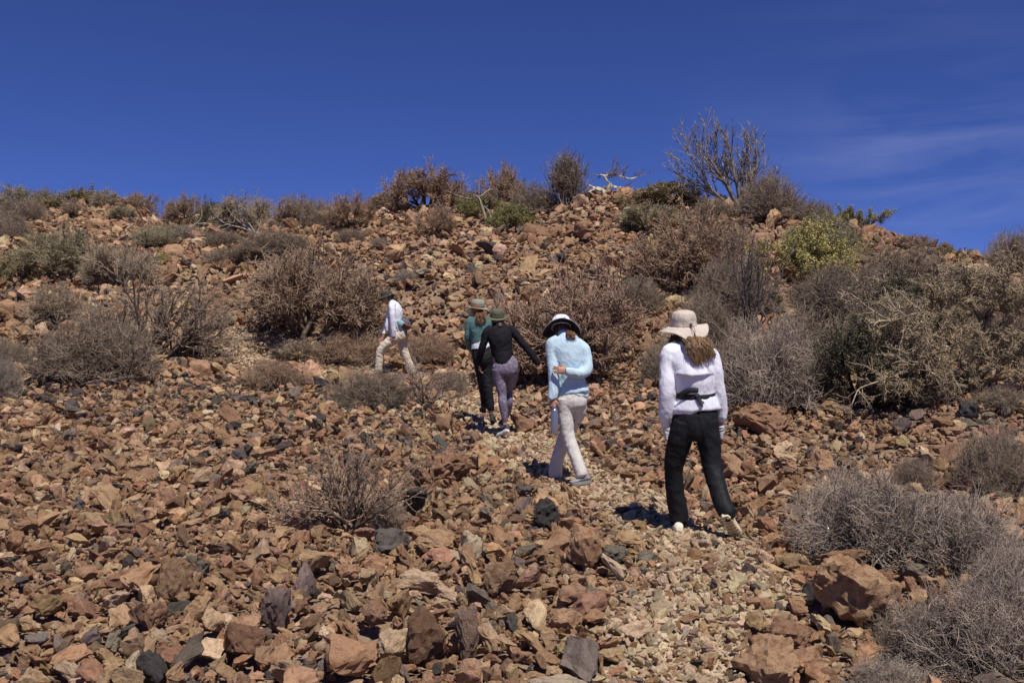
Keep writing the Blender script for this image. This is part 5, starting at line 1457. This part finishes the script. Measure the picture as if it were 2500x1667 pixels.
# hair: long, wavy, down the back
strands(E, "hair", HAIRB, [j(272, 256, .0), j(320, 256, -.04), j(385, 256, -.03), j(440, 260, .05)], [j(322, 375, -.130), j(365, 425, -.152), j(410, 425, -.150), j(462, 395, -.125), j(492, 378, -.06)], 400, .0031, .030, .009, 5, 12, .006)
strands(E, "hair", HAIRD, [j(225, 255, .10), j(240, 250, .04), j(290, 250, .0)], [j(200, 318, .12), j(228, 300, .04), j(285, 300, -.02)], 120, .0034, .015, .008, 6, 7, .010)
strands(E, "hair", HAIRB, [j(288, 268, .0), j(296, 268, -.03)], [j(300, 352, -.12), j(312, 366, -.12)], 8, .0022, .02, .008, 7, 9, .006)
bm = bmesh.new(); ball(bm, j(301, 243, .125), (.082, .088, .088), 3); fused(bm, "hair_cap", HAIRD, .009, 2, wrinkle(.004, 22, (2, 2, .5)), parent=E)
w1 = lambda a: .034 * math.cos(2 * a - .5) + .020 * math.sin(3 * a + 1.2) - .030 * math.exp(-((((a - 5.0 + math.pi) % (2 * math.pi)) - math.pi) / .55) ** 2) + .008
h, M = hat(E, j(298, 186, .13), (-.05, -.20, 1), .098, .118, .190, HATBEIGE, w1, .060, band=None, oval=1.10, dent=.0)
bm = bmesh.new()
q0 = M @ Vector((.035, -.112, .020))
for sx in (-.006, .012):
    loft(bm, [(*q0, .003, .003), (*(q0 + Vector((sx + .012, -.022, -.035))), .0025, .0025), (*(q0 + Vector((.022, -.050, -.082))), .0025, .0025)], m=6)
ball(bm, q0, (.011, .009, .014), 2); ball(bm, q0 + Vector((.022, -.052, -.085)), (.006, .006, .008), 2)
cordm = cloth("hat_cord", (.10, .06, .045), .7, .2); bm_obj(bm, "hat_cord", cordm, h)

# ================= person 2: pale blue shirt, stone trousers, white hat, bottle
p = Person(1280, 740, 3.409, 1400, 1176, "person in pale blue shirt and white hat holding one hand behind the back")
E = p.e; r_ = p.r; j = p.j
bm = bmesh.new()
pt = head(bm, j(318, 225, .16), (.05, .8, -.45), (0, .45, 1))
loft(bm, [r_(325, 250, .12, .050, .055), r_(335, 285, .07, .055, .06), r_(350, 330, .03, .10, .08)])
loft(bm, [r_(355, 350, .02, .15, .09), r_(365, 470, 0, .14, .10), r_(380, 620, 0, .125, .09), r_(392, 760, 0, .15, .10), r_(392, 840, 0, .14, .10)])
loft(bm, [r_(225, 360, .02, .05), r_(240, 470, 0, .042), r_(252, 570, -.03, .037), r_(244, 680, -.06, .032), r_(235, 790, -.10, .024)])
loft(bm, [r_(490, 390, .02, .05), r_(520, 480, .0, .042), r_(525, 560, -.06, .038), r_(450, 580, -.13, .032), r_(355, 565, -.165, .024)])
hand(bm, j(238, 795, -.10), j(236, 850, -.11) - j(238, 795, -.10), (-.5, -1, 0), .9, .165, thumb=-1)
hand(bm, j(350, 565, -.168), j(305, 560, -.17) - j(350, 565, -.168), (.0, -1, .1), .45, .16, thumb=1)
loft(bm, [r_(335, 830, -.02, .085), r_(345, 960, -.04, .070), r_(365, 1100, -.06, .05), r_(410, 1230, -.12, .048), r_(490, 1425, -.18, .034), r_(500, 1445, -.18, .034)])
loft(bm, [r_(450, 830, .0, .085), r_(425, 960, .06, .070), r_(360, 1080, .14, .05), r_(300, 1230, .16, .046), r_(258, 1430, .22, .034), r_(256, 1450, .22, .034)])
fused(bm, "body", M_SKIN, .006, 2, deci=.5, parent=E)
bm = bmesh.new()
loft(bm, [r_(322, 245, .11, .060, .06), r_(333, 270, .08, .075, .07), r_(350, 310, .04, .125, .085), r_(360, 370, .01, .165, .105), r_(372, 470, 0, .155, .112), r_(385, 580, 0, .132, .105), r_(395, 660, 0, .142, .11),
          r_(402, 735, 0, .166, .13), r_(403, 742, 0, .16, .125)], k=50, m=36)
loft(bm, [r_(280, 310, .04, .06, .07), r_(232, 350, .02, .066, .070), r_(238, 450, .0, .063, .064), r_(250, 550, -.04, .062, .06), r_(248, 640, -.06, .058, .055), r_(240, 740, -.09, .052, .05), r_(234, 785, -.10, .045, .042), r_(234, 792, -.10, .036, .034)], k=40, m=24)
loft(bm, [r_(430, 330, .04, .06, .07), r_(490, 385, .02, .066, .072), r_(515, 470, -.01, .058, .066), r_(522, 545, -.06, .056, .058), r_(480, 585, -.12, .050, .050), r_(410, 580, -.16, .046, .040), r_(352, 570, -.172, .040, .032), r_(343, 569, -.174, .032, .026)], side=(1, 0, .6), k=40, m=24)
fused(bm, "shirt", BLUE, .0075, 3, wrinkle(.006, 7, (1.7, .8, .8), 7.7, .7), parent=E)
bm = bmesh.new(); loft(bm, [r_(322, 238, .12, .056, .058), r_(330, 268, .08, .070, .068)], m=24); fused(bm, "shirt_collar", BLUE, .006, 2, parent=E)
bm = bmesh.new()
loft(bm, [r_(395, 700, 0, .13, .10), r_(396, 770, -.005, .150, .12), r_(392, 830, -.01, .155, .125), r_(385, 880, 0, .12, .10)], m=36, k=26)
loft(bm, [r_(340, 800, -.02, .088, .11), r_(342, 900, -.03, .084, .092), r_(350, 1010, -.05, .072, .074), r_(368, 1110, -.07, .064, .066), r_(405, 1220, -.11, .062, .064), r_(445, 1330, -.15, .060, .066), r_(475, 1425, -.18, .062, .074), r_(476, 1430, -.18, .05, .06)], k=50, m=28)
loft(bm, [r_(450, 800, .0, .088, .11), r_(445, 900, .04, .082, .09), r_(400, 1000, .10, .072, .074), r_(340, 1100, .15, .064, .066), r_(298, 1220, .17, .064, .066), r_(265, 1350, .20, .066, .072), r_(256, 1436, .22, .066, .076), r_(256, 1442, .22, .05, .06)], k=50, m=28)
fused(bm, "trousers", STONE, .008, 3, wrinkle(.0055, 8, (1.0, .8, 1.5), 1.9, .8), parent=E)
shoe(E, j(545, 1478, -.17), j(385, 1500, -.22), (0, -.1, 1), .092, SHOEGREY, SOLEGREY, h=.072, ankle=j(502, 1435, -.18))
shoe(E, j(262, 1492, .17), j(235, 1470, .42), (0, 0, 1), .090, SHOEGREY, SOLEGREY, h=.07, ankle=j(258, 1440, .22))
strands(E, "hair", HAIRA, [j(350, 235, .02), j(385, 232, .02)], [j(370, 285, -.085), j(395, 305, -.085), j(432, 306, -.06)], 130, .0034, .03, .008, 12, 8, .010)
bm = bmesh.new(); ball(bm, j(318, 222, .15), (.088, .102, .105), 3); fused(bm, "hair_cap", HAIRD, .009, 2, wrinkle(.004, 22, (2, 2, .5)), parent=E)
w2 = lambda a: -.060 * abs(math.cos(a)) ** 2.0 * 1.0 + .004 * math.sin(3 * a)
h, M = hat(E, j(308, 198, .13), (-.02, .46, 1), .098, .115, .200, HATWHITE, w2, .012, under=HATBLACK, oval=1.08)
bm = bmesh.new()      # small dark emblem on the back of the crown
q0 = M @ Vector((.045, -.098, .048)); q1 = M @ Vector((.022, -.106, .055)); 
loft(bm, [(*q1, .003, .004), (*((q0 + q1) / 2 - M @ Vector((0, .002, .006))), .004, .009), (*q0, .003, .005)], side=(0, 1, 0), m=8)
bm_obj(bm, "hat_emblem", HATBLACK, h)
# bottle in the left hand: a thing of its own
steel = NT("brushed_steel", 0.34, 0.5); steel.b.inputs["Metallic"].default_value = 0.85; steel.col((0.42, 0.41, 0.45))
nb = steel.noise(steel.n("ShaderNodeMapping", {0: steel.coord(), 3: (30, 30, 600)}).outputs[0], 2, 2); steel.l(steel.bump(nb, .08, .002), steel.b.inputs["Normal"])
b0 = p.root + p.j(251, 1090, -.125)
be = empty("water_bottle", b0); tag(be, "brushed steel water bottle hanging from the left hand of the person in pale blue", "bottle")
bm = bmesh.new(); m = 28; k_ = 1 / (3.409 * (FOC / p.d)); rings = []
for y, rr in ((0, 27), (3, 30), (20, 30.5), (180, 30.5), (196, 27), (204, 19), (208, 17)):
    rings.append([bm.verts.new((rr * k_ * math.cos(2 * math.pi * i / m), rr * k_ * math.sin(2 * math.pi * i / m), y * k_)) for i in range(m)])
for a, b in zip(rings[:-1], rings[1:]):
    for i in range(m): bm.faces.new((a[i], a[(i + 1) % m], b[(i + 1) % m], b[i]))
bm.faces.new(rings[0][::-1]); bm.faces.new(rings[-1])
bm_obj(bm, "flask", steel.m, be, sharp=30)
bm = bmesh.new(); rings = []
for y, rr in ((208, 16), (210, 20), (232, 20), (235, 17)):
    rings.append([bm.verts.new((rr * k_ * math.cos(2 * math.pi * i / m), rr * k_ * math.sin(2 * math.pi * i / m), y * k_)) for i in range(m)])
for a, b in zip(rings[:-1], rings[1:]):
    for i in range(m): bm.faces.new((a[i], a[(i + 1) % m], b[(i + 1) % m], b[i]))
bm.faces.new(rings[-1])
cap = bm_obj(bm, "cap", steel.m, be, sharp=30)
bm = bmesh.new(); loft(bm, [(x * k_, 0, y * k_, .004, .004) for x, y in ((-18, 225), (-20, 250), (-8, 266), (8, 266), (20, 250), (18, 225))], m=8); bm_obj(bm, "carry_loop", STRAP, cap)

# ================= person 3: black top, mottled purple leggings
p = Person(1100, 700, 3.92, 1232, 1066, "person in black top, mottled purple leggings and olive hat")
E = p.e; r_ = p.r; j = p.j
bm = bmesh.new()
pt = head(bm, j(450, 320, .12), (-.05, .9, -.2), (0, .2, 1))
loft(bm, [r_(450, 345, .10, .048, .052), r_(455, 370, .07, .055, .06), r_(462, 410, .03, .10, .08)])
loft(bm, [r_(465, 420, .02, .14, .09), r_(475, 520, 0, .13, .095), r_(490, 640, 0, .115, .088), r_(515, 740, 0, .155, .115), r_(522, 800, 0, .15, .11)])
loft(bm, [r_(345, 440, .02, .048), r_(322, 520, .02, .04), r_(298, 600, .03, .035), r_(280, 680, .08, .030), r_(270, 745, .11, .023)])
loft(bm, [r_(600, 425, .02, .048), r_(655, 500, .0, .04), r_(715, 570, -.02, .035), r_(780, 650, -.02, .030), r_(835, 728, -.01, .023)])
hand(bm, j(270, 748, .11), j(282, 800, .14) - j(270, 748, .11), (-1, -.2, 0), .6, .155, thumb=1)
hand(bm, j(838, 733, -.01), j(855, 800, .0) - j(838, 733, -.01), (.6, -1, .1), .9, .155, thumb=-1)
loft(bm, [r_(464, 800, -.02, .076), r_(468, 880, -.03, .066), r_(486, 970, -.05, .052), r_(496, 1040, -.06, .042), r_(500, 1110, -.08, .046), r_(512, 1200, -.08, .038), r_(520, 1285, -.08, .030), r_(520, 1320, -.08, .032)])
loft(bm, [r_(583, 800, .02, .076), r_(578, 880, .07, .064), r_(555, 970, .15, .050), r_(552, 1040, .17, .042), r_(558, 1100, .10, .044), r_(545, 1190, .18, .036), r_(512, 1275, .30, .030)])
fused(bm, "body", M_SKIN, .006, 2, deci=.5, parent=E)
bm = bmesh.new()
loft(bm, [r_(452, 360, .08, .060, .06), r_(456, 382, .06, .10, .08), r_(466, 425, .03, .158, .10), r_(474, 500, .0, .152, .115), r_(486, 590, 0, .136, .11), r_(496, 640, 0, .140, .108), r_(498, 662, 0, .134, .104)], k=44, m=36)
loft(bm, [r_(498, 640, -.03, .11, .09), r_(505, 700, -.045, .108, .088), r_(505, 745, -.05, .090, .085), r_(505, 752, -.05, .07, .08)], k=16, m=28)
loft(bm, [r_(390, 400, .04, .05, .06), r_(345, 440, .02, .056, .058), r_(322, 520, .02, .048, .05), r_(298, 600, .03, .045, .045), r_(278, 680, .08, .041, .040), r_(266, 748, .11, .038, .036), r_(266, 754, .11, .03, .03)], k=36, m=20)
loft(bm, [r_(560, 395, .04, .05, .06), r_(603, 430, .02, .056, .058), r_(655, 500, .0, .048, .05), r_(715, 570, -.02, .045, .045), r_(778, 648, -.02, .040, .038), r_(832, 728, -.01, .038, .036), r_(836, 733, -.01, .03, .03)], k=36, m=20)
fused(bm, "top", BLACKT, .0075, 3, wrinkle(.007, 9, (.9, .8, 1.4), 4.4, .5), parent=E)
bm = bmesh.new()
loft(bm, [r_(495, 640, .0, .10, .08), r_(508, 690, .0, .132, .108), r_(522, 745, -.01, .166, .128), r_(522, 790, -.02, .168, .132), r_(522, 830, -.01, .150, .12)], m=36, k=26)
loft(bm, [r_(462, 790, -.03, .090, .112), r_(468, 880, -.03, .086, .092), r_(485, 970, -.05, .068, .070), r_(495, 1040, -.06, .055, .058), r_(500, 1110, -.08, .058, .062), r_(512, 1200, -.08, .050, .052), r_(520, 1285, -.08, .034, .036), r_(520, 1290, -.08, .028, .03)], k=50, m=26)
loft(bm, [r_(585, 790, .0, .088, .112), r_(580, 880, .07, .082, .09), r_(555, 970, .15, .066, .070), r_(552, 1040, .17, .055, .058), r_(558, 1100, .10, .056, .060), r_(545, 1190, .18, .048, .050), r_(515, 1270, .30, .034, .036)], k=50, m=26)
fused(bm, "leggings", LEGG, .0075, 3, parent=E)
shoe(E, j(548, 1372, -.13), j(452, 1432, .06), (.3, .35, 1), .086, SHOEDARK, SOLEWHITE, h=.075, ankle=j(520, 1310, -.08))
shoe(E, j(500, 1330, .30), j(485, 1300, .55), (0, 0, 1), .086, SHOEDARK, SOLEWHITE, h=.07, ankle=j(512, 1270, .30))
bm = bmesh.new(); ball(bm, j(450, 318, .12), (.084, .10, .11), 3); loft(bm, [r_(460, 330, .04, .05, .04), r_(478, 385, -.06, .028, .02)], m=12); fused(bm, "hair", HAIRD, .008, 2, wrinkle(.004, 22, (2, 2, .5)), parent=E)
w3 = lambda a: .022 * abs(math.cos(a)) ** 2
h, M = hat(E, j(445, 288, .12), (.02, -.26, 1), .088, .108, .156, HATOLIVE, w3, .014, band=HATDARK, oval=1.15, dent=.04)

# ================= person 4: teal top, black trousers, sage hat
p = Person(1100, 700, 3.92, 1192, 1036, "person in teal top, sage hat and ponytail behind the one in black")
E = p.e; r_ = p.r; j = p.j
bm = bmesh.new()
pt = head(bm, j(255, 215, .08), (-.75, .65, -.05), (.05, .1, 1)); eyes(p, E, pt)
loft(bm, [r_(262, 250, .07, .048, .052), r_(270, 275, .06, .055, .06), r_(280, 315, .03, .10, .08)])
loft(bm, [r_(275, 330, .02, .13, .09), r_(275, 420, 0, .12, .09), r_(285, 530, 0, .11, .085), r_(310, 620, 0, .145, .105), r_(318, 690, 0, .14, .105)])
loft(bm, [r_(188, 320, .02, .046), r_(172, 400, .02, .04), r_(162, 490, .04, .034), r_(172, 560, .12, .028), r_(185, 600, .20, .022)])
loft(bm, [r_(370, 340, .03, .046), r_(395, 430, .05, .038), r_(400, 520, .08, .034), r_(390, 590, .14, .025)])
hand(bm, j(187, 604, .21), Vector((.05, .10, -.08)), (-1, 0, .2), .5, .15, thumb=1)
hand(bm, j(389, 595, .145), Vector((.0, .08, -.1)), (1, 0, .2), .5, .15, thumb=-1)
loft(bm, [r_(280, 690, .0, .085), r_(290, 800, .03, .07), r_(305, 900, .04, .05), r_(325, 1030, .06, .045), r_(320, 1150, .20, .030)])
loft(bm, [r_(350, 690, .0, .085), r_(355, 800, -.01, .07), r_(350, 900, -.03, .05), r_(365, 1030, -.05, .045), r_(382, 1190, -.06, .030), r_(384, 1215, -.06, .03)])
fused(bm, "body", M_SKIN, .0065, 2, deci=.5, parent=E)
bm = bmesh.new()
loft(bm, [r_(262, 262, .07, .056, .058), r_(272, 285, .05, .09, .08), r_(278, 325, .03, .145, .10), r_(276, 400, .0, .138, .11), r_(278, 480, 0, .122, .105), r_(285, 530, 0, .125, .10), r_(286, 536, 0, .12, .095)], k=40, m=32)
loft(bm, [r_(222, 305, .03, .05, .055), r_(188, 330, .02, .052, .054), r_(172, 405, .02, .047, .048), r_(163, 490, .04, .044, .044), r_(172, 555, .12, .038, .036), r_(183, 596, .20, .033, .032)], k=34, m=20)
loft(bm, [r_(330, 310, .04, .05, .055), r_(370, 345, .03, .052, .054), r_(392, 430, .05, .046, .046), r_(398, 520, .08, .043, .042), r_(390, 585, .14, .034, .034)], k=34, m=20)
fused(bm, "top", TEAL, .0075, 3, wrinkle(.006, 9, (.9, .8, 1.3), 8.4, .5), parent=E)
bm = bmesh.new(); loft(bm, [r_(287, 515, 0, .124, .102), r_(290, 560, 0, .132, .108), r_(292, 592, 0, .136, .110)], m=36); bm_obj(bm, "shirt_hem", WHITE, E)
bm = bmesh.new()
loft(bm, [r_(292, 570, .0, .128, .10), r_(305, 630, .0, .148, .115), r_(315, 690, -.01, .152, .12), r_(316, 740, 0, .13, .11)], m=36, k=26)
loft(bm, [r_(282, 680, .0, .088, .105), r_(290, 790, .03, .078, .082), r_(305, 890, .04, .068, .070), r_(320, 1000, .06, .062, .064), r_(328, 1120, .14, .052, .056), r_(328, 1126, .14, .04, .04)], k=44, m=26)
loft(bm, [r_(350, 680, .0, .088, .105), r_(352, 790, -.01, .080, .084), r_(350, 890, -.03, .070, .072), r_(362, 1000, -.05, .062, .064), r_(376, 1120, -.06, .054, .056), r_(383, 1172, -.06, .046, .048), r_(383, 1178, -.06, .036, .04)], k=44, m=26)
fused(bm, "trousers", BLACK, .008, 3, wrinkle(.008, 9, (.9, .9, 1.5), 6.2, .4), parent=E)
shoe(E, j(392, 1265, -.09), j(420, 1300, .12), (0, .1, 1), .082, SHOEDARK, SOLEDARK, h=.075, ankle=j(383, 1210, -.06))
shoe(E, j(322, 1190, .18), j(300, 1180, .42), (0, .1, 1), .082, SHOEDARK, SOLEDARK, h=.07, ankle=j(322, 1150, .20))
strands(E, "hair", HAIRA, [j(262, 235, .02), j(300, 232, .02)], [j(248, 340, -.12), j(280, 362, -.13), j(325, 345, -.12), j(335, 315, -.10)], 260, .0036, .03, .010, 22, 9, .014)
bm = bmesh.new(); ball(bm, j(258, 208, .07), (.086, .098, .105), 3); fused(bm, "hair_cap", HAIRA, .008, 2, wrinkle(.004, 22, (2, 2, .5)), parent=E)
w4 = lambda a: .020 * math.sin(2 * a + .6) + .010 * math.sin(3 * a) - .012 * math.cos(a)
h, M = hat(E, j(260, 190, .08), (.06, -.26, 1), .090, .100, .160, HATSAGE, w4, .016, band=HATDARK, oval=1.12, fwd=(-.75, .65, 0))

# ================= person 5: striding left, white shirt, khaki trousers, hip pack
p = Person(880, 690, 6.275, 965, 916, "person striding uphill to the left in white shirt and khaki trousers with dark green hat")
E = p.e; r_ = p.r; j = p.j
bm = bmesh.new()
pt = head(bm, j(410, 232, .0), (-.92, .1, -.38), (-.3, 0, 1)); eyes(p, E, pt)
loft(bm, [r_(438, 262, .0, .05, .05), r_(470, 300, .0, .055, .055), r_(500, 340, .0, .09, .10)])
loft(bm, [r_(515, 360, .0, .10, .14), r_(535, 470, .0, .105, .13), r_(545, 600, 0, .09, .115), r_(590, 740, 0, .105, .14), r_(600, 800, 0, .10, .14)])
loft(bm, [r_(492, 330, -.15, .045), r_(490, 440, -.19, .038), r_(495, 560, -.19, .034), r_(505, 690, -.18, .030), r_(510, 810, -.17, .023)])
loft(bm, [r_(480, 340, .15, .045), r_(440, 450, .18, .038), r_(410, 580, .18, .034), r_(370, 720, .16, .030), r_(350, 830, .14, .023)])
hand(bm, j(508, 818, -.17), j(505, 900, -.17) - j(508, 818, -.17), (.3, -1, 0), .8, .155, thumb=1)
hand(bm, j(348, 835, .14), j(335, 890, .14) - j(348, 835, .14), (0, 1, 0), .7, .155, thumb=-1)
loft(bm, [r_(570, 800, -.07, .09), r_(430, 910, -.08, .075), r_(300, 1030, -.08, .052), r_(285, 1180, -.08, .048), r_(275, 1360, -.08, .032), r_(272, 1395, -.08, .03)])
loft(bm, [r_(640, 800, .07, .09), r_(650, 920, .08, .075), r_(665, 1050, .08, .052), r_(730, 1190, .08, .048), r_(800, 1370, .08, .032), r_(808, 1400, .08, .03)])
fused(bm, "body", M_SKIN, .0065, 2, deci=.5, parent=E)
bm = bmesh.new()
loft(bm, [r_(455, 285, .0, .058, .06), r_(495, 325, .0, .085, .12), r_(525, 390, .0, .115, .155), r_(545, 470, .0, .120, .155), r_(545, 570, .0, .115, .14), r_(560, 660, 0, .120, .14), r_(575, 735, 0, .130, .15), r_(577, 742, 0, .12, .14)], k=44, m=36)
loft(bm, [r_(490, 310, -.11, .055, .06), r_(485, 370, -.17, .060, .056), r_(488, 470, -.20, .056, .054), r_(494, 580, -.20, .053, .050), r_(502, 700, -.19, .049, .046), r_(508, 815, -.17, .043, .040), r_(508, 822, -.17, .03, .03)], k=40, m=22)
loft(bm, [r_(480, 320, .11, .055, .06), r_(455, 420, .18, .056, .054), r_(425, 560, .19, .050, .050), r_(385, 700, .17, .046, .044), r_(362, 790, .15, .036, .036)], k=36, m=22)
loft(bm, [r_(440, 560, -.05, .05, .08), r_(425, 660, -.05, .06, .09), r_(420, 740, -.05, .05, .08)], k=16, m=20)
fused(bm, "shirt", WHITE, .008, 3, wrinkle(.006, 8, (1.5, .8, .8), 2.5, .3), parent=E)
bm = bmesh.new()
loft(bm, [r_(575, 700, .0, .11, .13), r_(600, 770, .0, .130, .150), r_(610, 830, 0, .125, .145), r_(612, 880, 0, .09, .12)], m=36, k=26)
loft(bm, [r_(580, 800, -.07, .115, .095), r_(500, 870, -.08, .098, .088), r_(390, 950, -.085, .080, .078), r_(312, 1035, -.085, .070, .070), r_(292, 1130, -.08, .066, .066), r_(285, 1240, -.08, .068, .066), r_(272, 1355, -.08, .066, .066), r_(272, 1360, -.08, .05, .05)], side=(1, 0, 0), k=50, m=28)
loft(bm, [r_(640, 800, .07, .105, .095), r_(645, 900, .08, .092, .088), r_(655, 1000, .08, .078, .078), r_(685, 1090, .08, .070, .070), r_(730, 1200, .08, .066, .066), r_(770, 1300, .08, .064, .066), r_(798, 1378, .08, .064, .066), r_(800, 1384, .08, .05, .05)], side=(1, 0, 0), k=50, m=28)
fused(bm, "trousers", KHAKI, .008, 3, wrinkle(.009, 10, (.8, .8, 1.6), 3.9, -.5), parent=E)
shoe(E, j(300, 1425, -.08), j(200, 1425, -.08), (0, 0, 1), .086, SHOEGREY, SOLEGREY, h=.07, ankle=j(272, 1370, -.08))
shoe(E, j(842, 1415, .08), j(748, 1440, .08), (-.2, 0, 1), .086, SHOEGREY, SOLEGREY, h=.07, ankle=j(802, 1385, .08))
strands(E, "hair", HAIRD, [j(440, 215, -.06), j(480, 215, .0), j(470, 215, .06)], [j(545, 300, -.06), j(575, 300, .0), j(550, 300, .06)], 120, .0035, -.01, .006, 32, 7, .010)
bm = bmesh.new(); ball(bm, j(430, 215, .0), (.098, .085, .10), 3); fused(bm, "hair_cap", HAIRD, .008, 2, wrinkle(.004, 22, (2, 2, .5)), parent=E)
w5 = lambda a: -.055 * max(0, math.sin(a)) ** 2 - .025 * abs(math.cos(a)) ** 2 + .02 * max(0, -math.sin(a))
h, M = hat(E, j(402, 200, .0), (-.22, 0, 1), .090, .090, .150, HATDARK, w5, .012, oval=1.12, fwd=(-1, 0, 0))
# hip pack: a thing of its own, worn on the back of the waist
PACKG = cloth("grey_pack_cloth", (0.10, 0.105, 0.12), .7, .4, 30); PACKT = cloth("pale_teal_pack_cloth", (0.25, 0.42, 0.42), .7, .4, 30); PACKR = cloth("red_pack_cloth", (0.40, 0.05, 0.04), .7, .3, 30)
pk = empty("hip_pack", p.root + p.j(665, 640, -.02)); tag(pk, "grey, pale teal and red hip pack worn on the back of the striding person", "waist pack")
def q(x, y, dy, ra, rb): 
    v_ = p.root + p.j(x, y, dy) - pk.location
    return (*v_, ra, rb)
bm = bmesh.new(); loft(bm, [q(600, 600, -.02, .05, .08), q(650, 615, -.02, .095, .14), q(700, 650, -.02, .095, .14), q(745, 690, -.02, .055, .10), q(758, 700, -.02, .03, .07)], side=(.55, 0, 1), k=26, m=28)
pb = fused(bm, "pack_body", PACKG, .007, 3, wrinkle(.004, 18), parent=pk)
bm = bmesh.new(); loft(bm, [q(580, 590, -.10, .030, .03), q(610, 620, -.155, .060, .035), q(650, 650, -.165, .050, .03)], side=(.3, 0, 1), k=18, m=20)
fused(bm, "side_pocket", PACKT, .006, 3, wrinkle(.003, 22), parent=pk)
bm = bmesh.new(); loft(bm, [q(668, 622, -.165, .012, .014), q(705, 650, -.165, .016, .014), q(765, 672, -.12, .016, .014)], side=(.3, 0, 1), k=18, m=12)
fused(bm, "zip_panel", PACKR, .005, 2, parent=pk)
bm = bmesh.new(); loft(bm, [q(560, 590, -.14, .016, .004), q(545, 650, -.155, .014, .004), q(575, 735, -.15, .010, .004)], side=(0, 1, .2), m=8)
loft(bm, [q(700, 740, -.10, .006, .004), q(715, 790, -.10, .006, .004), q(722, 815, -.10, .005, .004)], m=8)
bm_obj(bm, "strap", STRAP, pk)
